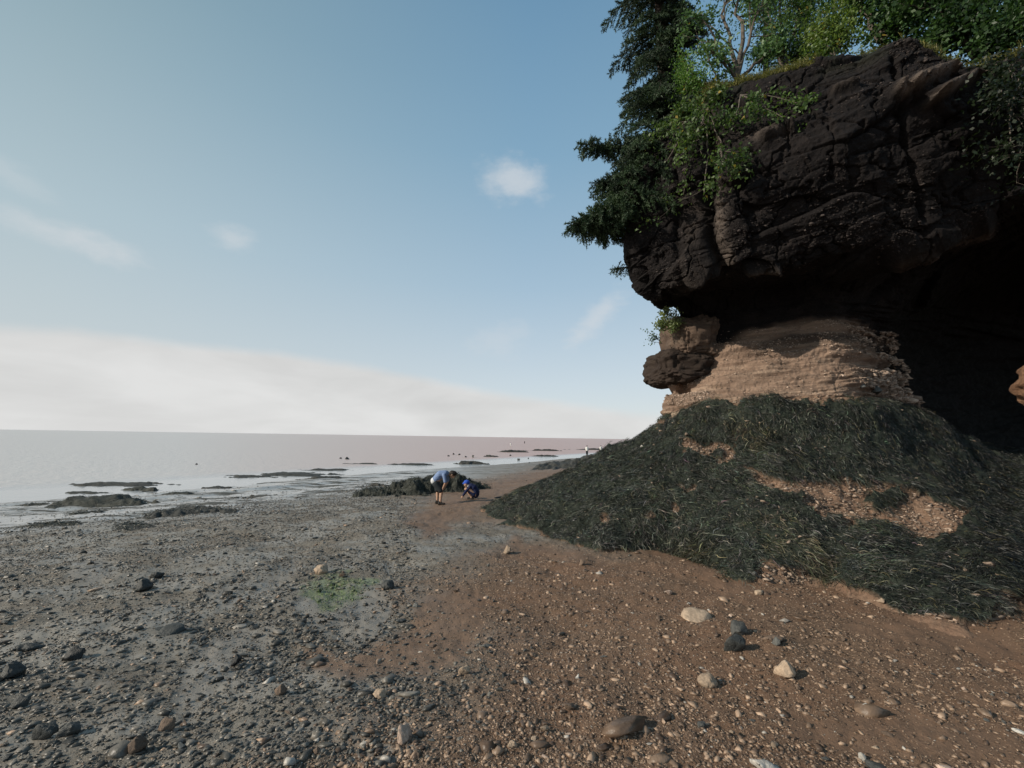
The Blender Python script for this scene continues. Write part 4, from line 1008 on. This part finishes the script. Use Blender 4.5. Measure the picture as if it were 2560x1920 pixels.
# broadleaved
G1, G2 = (.035, .075, .02), (.13, .21, .06)
broadleaf('young_tree', 'slender several stemmed young tree with pale bark on the cliff top', W(1592, 172, 8.9), [W(1560, -40, 8.9), W(1605, -60, 9.0), W(1640, 10, 8.8), W(1515, 40, 8.7), W(1540, 110, 8.5), W(1665, 110, 8.8)], 21, 3000, .085, .13, (.04, .09, .035), (.13, .22, .09), depth=2, kids=3, r0=.05)
broadleaf('leafy_shrub', 'bright light green bush beside the tall spruce', W(1500, 235, 9.2), [W(1480, 130, 9.1), W(1497, 140, 9.0), W(1470, 160, 9.1), W(1515, 175, 9.0)], 22, 2200, .05, .12, (.06, .13, .03), (.17, .30, .07), cat='shrub', depth=1, r0=.02)
broadleaf('bare_twigs', 'thin nearly leafless sapling leaning between spruce and young tree', W(1560, 200, 9.1), [W(1500, 60, 9.2), W(1520, 90, 9.0)], 23, 160, .06, .06, G1, G2, cat='sapling', depth=1, r0=.018)
broadleaf('hanging_shrub', 'round leaved shrub spilling down the left face of the stack', W(1530, 225, 8.6), [W(1440, 330, 8.5), W(1475, 395, 8.3), W(1520, 390, 8.1), W(1430, 290, 8.8), W(1560, 330, 7.9), W(1500, 300, 8.2), W(1550, 200, 8.4), W(1475, 240, 8.8)], 24, 3800, .08, .12, (.022, .048, .014), (.11, .17, .05), cat='shrub', depth=2, kids=3, r0=.028, droop=.12)
broadleaf('hanging_shrub', 'leafy sprays hanging from the ledge right of the left face shrub', W(1600, 205, 8.1), [W(1720, 205, 7.45), W(1690, 235, 7.4), W(1640, 225, 7.6), W(1590, 240, 7.8)], 25, 900, .075, .09, (.03, .065, .018), (.12, .19, .055), cat='shrub', depth=1, kids=4, r0=.015, droop=.15)
broadleaf('leafy_tree', 'green leafy thicket tree right of the young tree', W(1690, 150, 10.0), [W(1650, 0, 10), W(1690, -60, 10.2), W(1730, 20, 10), W(1760, -20, 10.3), W(1680, 80, 9.8), W(1740, 100, 9.8)], 26, 8500, .075, .26, G1, G2, kids=4, r0=.05)
broadleaf('leafy_shrub', 'yellow green bush crowning the rim left of the highest rock', W(1800, 130, 8.3), [W(1775, 70, 8.3), W(1800, 30, 8.4), W(1830, 60, 8.3), W(1770, 115, 8.0), W(1750, 60, 8.5)], 27, 3600, .075, .17, (.04, .075, .015), (.14, .20, .045), cat='shrub', depth=1, kids=5, r0=.03)
broadleaf('leafy_tree', 'broad dark green tree rising behind the highest rock', W(1900, 90, 8.9), [W(1850, -20, 8.9), W(1900, -60, 9.0), W(1960, -30, 8.8), W(1820, -50, 9.2), W(1990, 20, 8.6), W(1930, 20, 8.7)], 28, 9000, .10, .30, (.018, .05, .016), (.08, .15, .045), kids=4, r0=.06)
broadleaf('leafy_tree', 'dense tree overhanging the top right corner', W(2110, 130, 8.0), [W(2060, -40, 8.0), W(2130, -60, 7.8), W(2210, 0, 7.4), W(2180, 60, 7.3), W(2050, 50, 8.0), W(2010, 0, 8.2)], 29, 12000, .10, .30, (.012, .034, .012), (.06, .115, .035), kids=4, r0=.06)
broadleaf('hanging_shrub', 'shaded bush hanging down the right side under the corner tree', W(2180, 120, 7.2), [W(2160, 190, 6.7), W(2210, 230, 6.5), W(2140, 150, 6.9), W(2230, 300, 6.6), W(2180, 280, 6.7)], 30, 2600, .08, .2, (.005, .011, .005), (.018, .030, .012), cat='shrub', depth=2, kids=3, r0=.03, droop=.1)  # shade under the corner tree is put into the dark leaf tint
broadleaf('leafy_shrub', 'pale ragged bush growing from the notch above the jutting knob', W(1480, 700, 9.95), [W(1425, 690, 9.9), W(1440, 675, 9.8), W(1455, 705, 9.8), W(1432, 705, 9.9)], 31, 1100, .06, .07, (.07, .10, .035), (.22, .26, .12), cat='shrub', depth=1, kids=4, r0=.012)
broadleaf('bare_twigs', 'tiny wispy plant at the top left of the jutting knob', W(1430, 742, 10.1), [W(1398, 715, 10.1), W(1410, 722, 10.0), W(1400, 735, 10.1)], 32, 130, .05, .05, G1, G2, cat='small plant', depth=1, kids=2, r0=.008)
# turf along the rim
gi = np.where((TR > 8.75) & (TR < 9.6) & (TC > 1.5) & (TC < 8.5) & (fbm(P * 1.1, 3, 131) > -.15))[0]
gi = rng.choice(gi, 9000); n_ = len(gi)
fl = np.tile([0, -.2, 2.2], (n_, 1)) + rng.normal(0, .45, (n_, 3)); nn = np.tile([0, -1., .1], (n_, 1)) + rng.normal(0, .3, (n_, 3)); nn /= np.linalg.norm(nn, axis=1, keepdims=True)
k = rng.random((n_, 1))
V_, F_, C_ = strands(P2[gi], nn, rng.uniform(.06, .2, n_), rng.uniform(.008, .016, n_), fl, np.array([.06, .07, .02]) + k ** 2 * np.array([.22, .18, .06]))
o = make_mesh('grass', V_, [F_], LEAF, False, colors=dict(tint=C_)); tag(o, 'yellowish grass along the rim of the stack', kind='stuff')
# ------------------------------------------------------------------ people
def capsule(a, b, ra, rb, sx=1.0, n=14):
    a, b = np.array(a, float), np.array(b, float); ax = b - a; L = np.linalg.norm(ax); ax = ax / (L + 1e-9)
    ref = np.array([0, 1., 0]) if abs(ax[1]) < .9 else np.array([1., 0, 0])
    u_ = np.cross(ref, ax); u_ /= np.linalg.norm(u_); w_ = np.cross(ax, u_)       # w_ ~ body y (width)
    ring = []
    for t in np.linspace(-math.pi / 2, 0, 5)[:-1]: ring.append((a + ax * ra * math.sin(t), ra * max(math.cos(t), .06)))
    for f in (0, .5, 1): ring.append((a + (b - a) * f, ra + (rb - ra) * f))
    for t in np.linspace(0, math.pi / 2, 5)[1:]: ring.append((b + ax * rb * math.sin(t), rb * max(math.cos(t), .06)))
    an = np.linspace(0, 2 * math.pi, n + 1)[:-1]
    V = np.concatenate([c + r * (np.cos(an)[:, None] * u_ + sx * np.sin(an)[:, None] * w_) for c, r in ring])
    F = grid_faces(len(ring), n, True); m_ = len(ring)
    tris = [[0, k + 1, k] for k in range(1, n - 1)] + [[(m_ - 1) * n, (m_ - 1) * n + k, (m_ - 1) * n + k + 1] for k in range(1, n - 1)]
    return V, F, np.array(tris)
def ell(c, r): # ellipsoid
    th, ph = np.meshgrid(np.linspace(.05, math.pi - .05, 14), np.linspace(0, 2 * math.pi, 21)[:-1], indexing='ij')
    V = np.stack([np.sin(th) * np.cos(ph), np.sin(th) * np.sin(ph), np.cos(th)], -1).reshape(-1, 3) * r + np.array(c)
    n = 20; tr = [[0, k, k + 1] for k in range(1, n - 1)] + [[13 * n, 13 * n + k + 1, 13 * n + k] for k in range(1, n - 1)]
    return V, grid_faces(14, 20, True)[:, ::-1], np.array(tr)
def solid(name, pieces, mat, parent, vox=.008, smooth=6, cut=None):
    VV, Q, T, off = [], [], [], 0
    for V, F, t in pieces: VV.append(V); Q.append(F + off); T.append(t + off); off += len(V)
    o = make_mesh(name, np.concatenate(VV), [np.concatenate(Q), np.concatenate(T)], mat, True, parent=parent)
    bm = bmesh.new(); bm.from_mesh(o.data); bmesh.ops.recalc_face_normals(bm, faces=list(bm.faces)); bm.to_mesh(o.data); bm.free()
    md = o.modifiers.new('fuse', 'REMESH'); md.mode = 'VOXEL'; md.voxel_size = vox; md.use_smooth_shade = True
    if smooth: sm = o.modifiers.new('soften', 'SMOOTH'); sm.factor = .5; sm.iterations = smooth
    bpy.context.view_layer.update()
    me = bpy.data.meshes.new_from_object(o.evaluated_get(bpy.context.evaluated_depsgraph_get()))
    o.modifiers.clear(); o.data = me
    if not me.materials: me.materials.append(mat)
    return o
SKIN = simple_mat('skin', (.42, .26, .18), .6, .08, 8); SHIRT = simple_mat('faded_blue_cotton', (.16, .22, .36), .9, .12, 25); HEM = simple_mat('pale_hem', (.55, .56, .58), .9, .05, 25)
SHORTS = simple_mat('dark_shorts_cloth', (.022, .026, .030), .9, .2, 20); SHOE = simple_mat('dark_shoe', (.02, .018, .017), .7, .2, 30); HAIR = simple_mat('dark_hair', (.022, .017, .015), .6, .3, 60)
CAP = simple_mat('bright_blue_cap', (.03, .085, .42), .8, .12, 20); NAVY = simple_mat('navy_top', (.012, .018, .06), .85, .25, 20); WHITE = simple_mat('off_white_cloth', (.6, .6, .58), .9, .05, 20); EYE = simple_mat('eye', (.02, .015, .012), .2, .1, 5, .5)
def hand(w, d, curl, side, r=.0065, Lf=.062, pal=.07):
    """palm, four unequal bent fingers and a side thumb from wrist w along d, curling towards `curl`"""
    d = vn(d); c = vn(np.array(curl) - d * (np.array(curl) @ d)); s_ = np.cross(d, c) * side; w = np.array(w, float)
    out = [capsule(w, w + d * pal * .85, .017, .024, 1.0)]
    kn = w + d * pal
    for k, (o_, l_) in enumerate(((-.024, .9), (-.008, 1.05), (.008, 1.0), (.024, .78))):
        a = kn + s_ * o_ - d * .008; b = a + vn(d + c * .35) * Lf * l_ * .5; e = b + vn(d * .6 + c * .9) * Lf * l_ * .5
        out += [capsule(a, b, r * 1.15, r), capsule(b, e, r, r * .8)]
    a = w + d * pal * .3 + s_ * -.022; b = a + vn(d * .7 - s_ * .8 + c * .3) * Lf * .5; e = b + vn(d + c * .5 - s_ * .1) * Lf * .42
    out += [capsule(a, b, r * 1.4, r * 1.15), capsule(b, e, r * 1.1, r * .85)]
    return out
def face(c, look, up, s):
    look, up = vn(look), vn(up); lat = np.cross(look, up); c = np.array(c)
    p = [ell(c, np.array([s, s * .82, s * 1.02])), capsule(c + look * s * .35 - up * s * .45, c + look * s * .62 - up * s * .72, s * .62, s * .34), capsule(c + look * s * .85 + up * s * .05, c + look * s * 1.12 - up * s * .22, s * .10, s * .15),
         capsule(c + look * s * .86 - up * s * .50 - lat * s * .22, c + look * s * .86 - up * s * .50 + lat * s * .22, s * .09, s * .09)]
    for k in (-1, 1): p.append(capsule(c + lat * s * .86 * k + up * s * .12, c + lat * s * .88 * k - up * s * .2, s * .12, s * .09))
    eyes = [c + look * s * .90 + lat * s * .32 * k + up * s * .02 for k in (-1, 1)]
    return p, eyes
def add_eyes(eyes, s, par):
    for e in eyes:
        V, F, T = ell(e, np.array([s * .10] * 3)); make_mesh('eye', V, [F, T], EYE, True, parent=par)
def place(u, v): p = gpt(u, v); p[2] = ground(p[0], p[1])[0]; return p
# --- bending youngster
o1 = place(946, 1088); b1 = empty('person', o1, 'person in faded blue shirt and dark shorts bending forward with hands near the knees', 'person'); b1.rotation_euler.z = R(-2)
P_ = []
for (an, kn, hp, yy) in (((-.046, .11, .07), (-.035, .10, .37), (-.065, .075, .62), .1), ((.085, -.10, .065), (.115, -.09, .38), (-.055, -.075, .62), -.1)):
    P_ += [capsule(an, kn, .034, .050), capsule(kn, hp, .056, .088), capsule((an[0] - .02, an[1], .035), (an[0] + .11, an[1], .025), .036, .028)]
    mid = np.array(kn) * .45 + np.array(an) * .55; P_.append(capsule(mid + [-.012, 0, .03], np.array(kn) + [-.01, 0, -.05], .038, .048))
P_ += [capsule((-.08, 0, .64), (-.05, 0, .74), .115, .115, 1.25), capsule((-.05, 0, .74), (.04, 0, .87), .112, .115, 1.25), capsule((.04, 0, .87), (.20, 0, .90), .11, .10, 1.45), capsule((.22, 0, .90), (.33, 0, .905), .05, .045)]
fp, ey = face((.415, 0, .895), (.55, 0, -.85), (.85, 0, .5), .098); P_ += fp
for k in (1, -1):
    sh_, el_, wr_ = (.20, .165 * k, .88), (.245, .20 * k, .67), (.165, .13 * k, .50)
    P_ += [capsule(sh_, el_, .045, .036), capsule(el_, wr_, .034, .024)] + hand(wr_, (-.25, -.1 * k, -.9), (-.9, 0, .2), k)
bd = solid('body', P_, SKIN, b1, .0062, 4)
add_eyes(ey, .098, b1)
solid('shirt', [capsule((-.095, 0, .715), (-.05, 0, .77), .122, .122, 1.27), capsule((-.05, 0, .77), (.04, 0, .882), .124, .124, 1.27), capsule((.04, 0, .882), (.20, 0, .905), .122, .112, 1.45), capsule((.2, 0, .905), (.265, 0, .905), .08, .062)]
      + [capsule((.19, .165 * k, .885), (.236, .195 * k, .70), .060, .056) for k in (1, -1)], SHIRT, b1, .009, 5)
solid('shirt_hem', [capsule((-.125, 0, .695), (-.075, 0, .685), .120, .112, 1.28)], HEM, b1, .009, 2)
solid('shorts', [capsule((-.082, 0, .63), (-.07, 0, .67), .126, .122, 1.28)] + [capsule((-.065, .078 * k, .61), (h, .088 * k, .43), .102, .090) for k, h in ((1, -.045), (-1, .085))], SHORTS, b1, .009, 5)
for (x_, y_) in ((-.046, .11), (.085, -.10)):
    solid('shoe', [capsule((x_ - .02, y_, .05), (x_ - .015, y_, .08), .046, .042), capsule((x_ - .03, y_, .036), (x_ + .12, y_, .03), .044, .036, 1.05)], SHOE, b1, .008, 2)
solid('hair', [ell((.425, 0, .918), np.array([.104, .093, .096])), capsule((.40, 0, .93), (.475, 0, .925), .088, .078)], HAIR, b1, .008, 2)
# --- squatting child
o2 = place(1018, 1077); b2 = empty('person', o2, 'child in bright blue cap and navy top squatting and reaching to the sand', 'person'); b2.rotation_euler.z = R(-4)
P_ = []
for (an, kn, hp, k) in (((-.005, .10, .055), (-.205, .115, .315), (.115, .075, .17), 1), ((.03, -.10, .055), (-.075, -.13, .355), (.125, -.075, .17), -1)):
    P_ += [capsule(an, kn, .032, .047), capsule(kn, hp, .052, .082), capsule((an[0] + .02, an[1], .03), (an[0] - .11, an[1], .022), .032, .025)]
P_ += [capsule((.135, 0, .17), (.14, 0, .24), .105, .108, 1.2), capsule((.14, 0, .24), (.07, 0, .36), .108, .105, 1.25), capsule((.07, 0, .36), (-.02, 0, .425), .10, .085, 1.45), capsule((-.03, 0, .43), (-.10, 0, .475), .043, .04)]
fp, ey = face((-.175, 0, .505), (-.75, 0, -.65), (-.6, 0, .8), .092); P_ += fp
P_ += [capsule((-.03, .13, .41), (-.19, .16, .24), .040, .032), capsule((-.19, .16, .24), (-.285, .12, .11), .031, .022)] + hand((-.285, .12, .11), (-.6, -.1, -.8), (.3, -.6, -.5), 1, .006, .05, .055)
P_ += [capsule((-.03, -.13, .41), (-.15, -.19, .27), .040, .032), capsule((-.15, -.19, .27), (-.28, -.06, .10), .031, .022)] + hand((-.28, -.06, .10), (-.7, .1, -.7), (.3, .6, -.5), -1, .006, .05, .055)
solid('body', P_, SKIN, b2, .0062, 4); add_eyes(ey, .092, b2)
solid('top', [capsule((.145, 0, .17), (.15, 0, .25), .118, .120, 1.22), capsule((.15, 0, .25), (.075, 0, .37), .120, .116, 1.27), capsule((.075, 0, .37), (-.015, 0, .43), .112, .096, 1.45)]
      + [capsule((-.03, .13 * k, .41), (-.17, e, .255), .052, .046) for k, e in ((1, .158), (-1, -.18))] + [capsule((-.18, .16, .25), (-.262, .13, .14), .044, .036), capsule((-.15, -.19, .27), (-.255, -.085, .14), .044, .036)], NAVY, b2, .009, 4)
solid('shorts', [capsule((.13, 0, .16), (.14, 0, .15), .112, .108, 1.25)] + [capsule((.10, .078 * k, .175), (-.03, .10 * k, .26), .092, .080) for k in (1, -1)], NAVY, b2, .009, 4)
for (x_, y_) in ((-.005, .10), (.03, -.10)):
    solid('shoe', [capsule((x_ + .03, y_, .034), (x_ - .12, y_, .026), .040, .033, 1.05), capsule((x_ + .01, y_, .05), (x_ + .01, y_, .06), .04, .038)], SHOE, b2, .008, 2)
cp = solid('cap', [ell((-.165, 0, .545), np.array([.102, .096, .080])), capsule((-.235, 0, .52), (-.275, 0, .50), .045, .030, 1.5)], CAP, b2, .008, 2)
solid('collar', [capsule((-.085, 0, .445), (-.12, 0, .44), .058, .05, 1.1)], WHITE, b2, .008, 1)
# --- small figures far along the shore
def far_person(u, v, h, dist_px_h, top, bottom, label, sit=False):
    d = h * FPX / dist_px_h; p = W(u, v, d); q = ground(p[0], p[1])[0]
    p[2] = max(p[2], q, SEA_Z); e = empty('person', p, label, 'person'); e.rotation_euler.z = R(80); s = h / 1.7
    B = [capsule((0, .09 * k, .08), (0, .085 * k, .48), .045, .06) for k in (1, -1)] + [capsule((0, .085 * k, .48), (0, .08 * k, .9), .065, .09) for k in (1, -1)]
    B += [capsule((0, 0, .95), (0, 0, 1.35), .12, .13, 1.35), capsule((0, 0, 1.4), (0, 0, 1.52), .05, .05), ell((0, 0, 1.60), np.array([.10, .085, .12])), ell((.1, 0, 1.59), np.array([.02, .015, .03]))]
    for k in (1, -1): B += [capsule((0, .2 * k, 1.38), (.02, .25 * k, 1.1), .05, .042), capsule((.02, .25 * k, 1.1), (.1, .2 * k, .88), .04, .03), capsule((.1, .2 * k, .87), (.13, .19 * k, .78), .035, .02)]
    B += [capsule((-.03, .09 * k, .04), (.14, .09 * k, .03), .045, .035) for k in (1, -1)]
    solid('body', B, SKIN, e, .02, 1); solid('shirt', [capsule((0, 0, .92), (0, 0, 1.38), .15, .145, 1.35)] + [capsule((0, .2 * k, 1.38), (.01, .24 * k, 1.12), .065, .06) for k in (1, -1)], top, e, .02, 1)
    solid('trousers', [capsule((0, .09 * k, .25), (0, .085 * k, .9), .075, .11) for k in (1, -1)], bottom, e, .02, 1); solid('hair', [ell((-.02, 0, 1.63), np.array([.11, .095, .115]))], HAIR, e, .02, 1)
    e.scale = (s, s, s); return e
far_person(1268, 985, 1.7, 22, WHITE, SHORTS, 'taller figure in white top and dark trousers by the far dark bank')
far_person(1298, 981, 1.55, 18, WHITE, SHORTS, 'shorter figure in white top right of the taller one by the far bank')
far_person(1103, 976, 1.6, 9, WHITE, WHITE, 'tiny pale figure on the far dark outcrop by the water')
far_person(1133, 974, 1.6, 6, SHORTS, SHORTS, 'minute dark figure right of the tiny pale one on the outcrop')
# --- sunlit outcrop just entering at the right
ORM = bank_mat('orange_sandstone', (.13, .065, .035), (.30, .17, .10))
og = np.array([5.9, 4.5, 0.0]); og[2] = ground(og[0], og[1])[0]
rk = empty('rock_outcrop', og, 'bit of orange sunlit rock at the right edge in front of the cave', 'rock outcrop')
zz = np.linspace(-.3, 2.86, 150); aa = np.linspace(0, 2 * math.pi, 161)[:-1]
prof = np.interp(zz, [-.3, 0, .5, 1.2, 1.8, 2.02, 2.2, 2.42, 2.52, 2.7, 2.82, 2.86], [.42, .38, .32, .29, .30, .36, .485, .46, .36, .31, .18, .01])
ZZ, AA = np.meshgrid(zz, aa, indexing='ij'); q = np.stack([np.cos(AA), np.sin(AA), ZZ * 1.2], -1).reshape(-1, 3)
rr_ = np.repeat(prof, len(aa)) * (1 + .10 * fbm(q * np.array([1.2, 1.2, 1.0]), 3, 301) + .09 * np.tanh(3 * fbm(q * np.array([.8, .8, 8.0]), 3, 302)) + .03 * fbm(q * 7, 3, 303))
make_mesh('outcrop_rock', np.stack([rr_ * np.cos(AA.ravel()), rr_ * np.sin(AA.ravel()), ZZ.ravel()], 1), [grid_faces(len(zz), len(aa), True)], ORM, True, parent=rk)
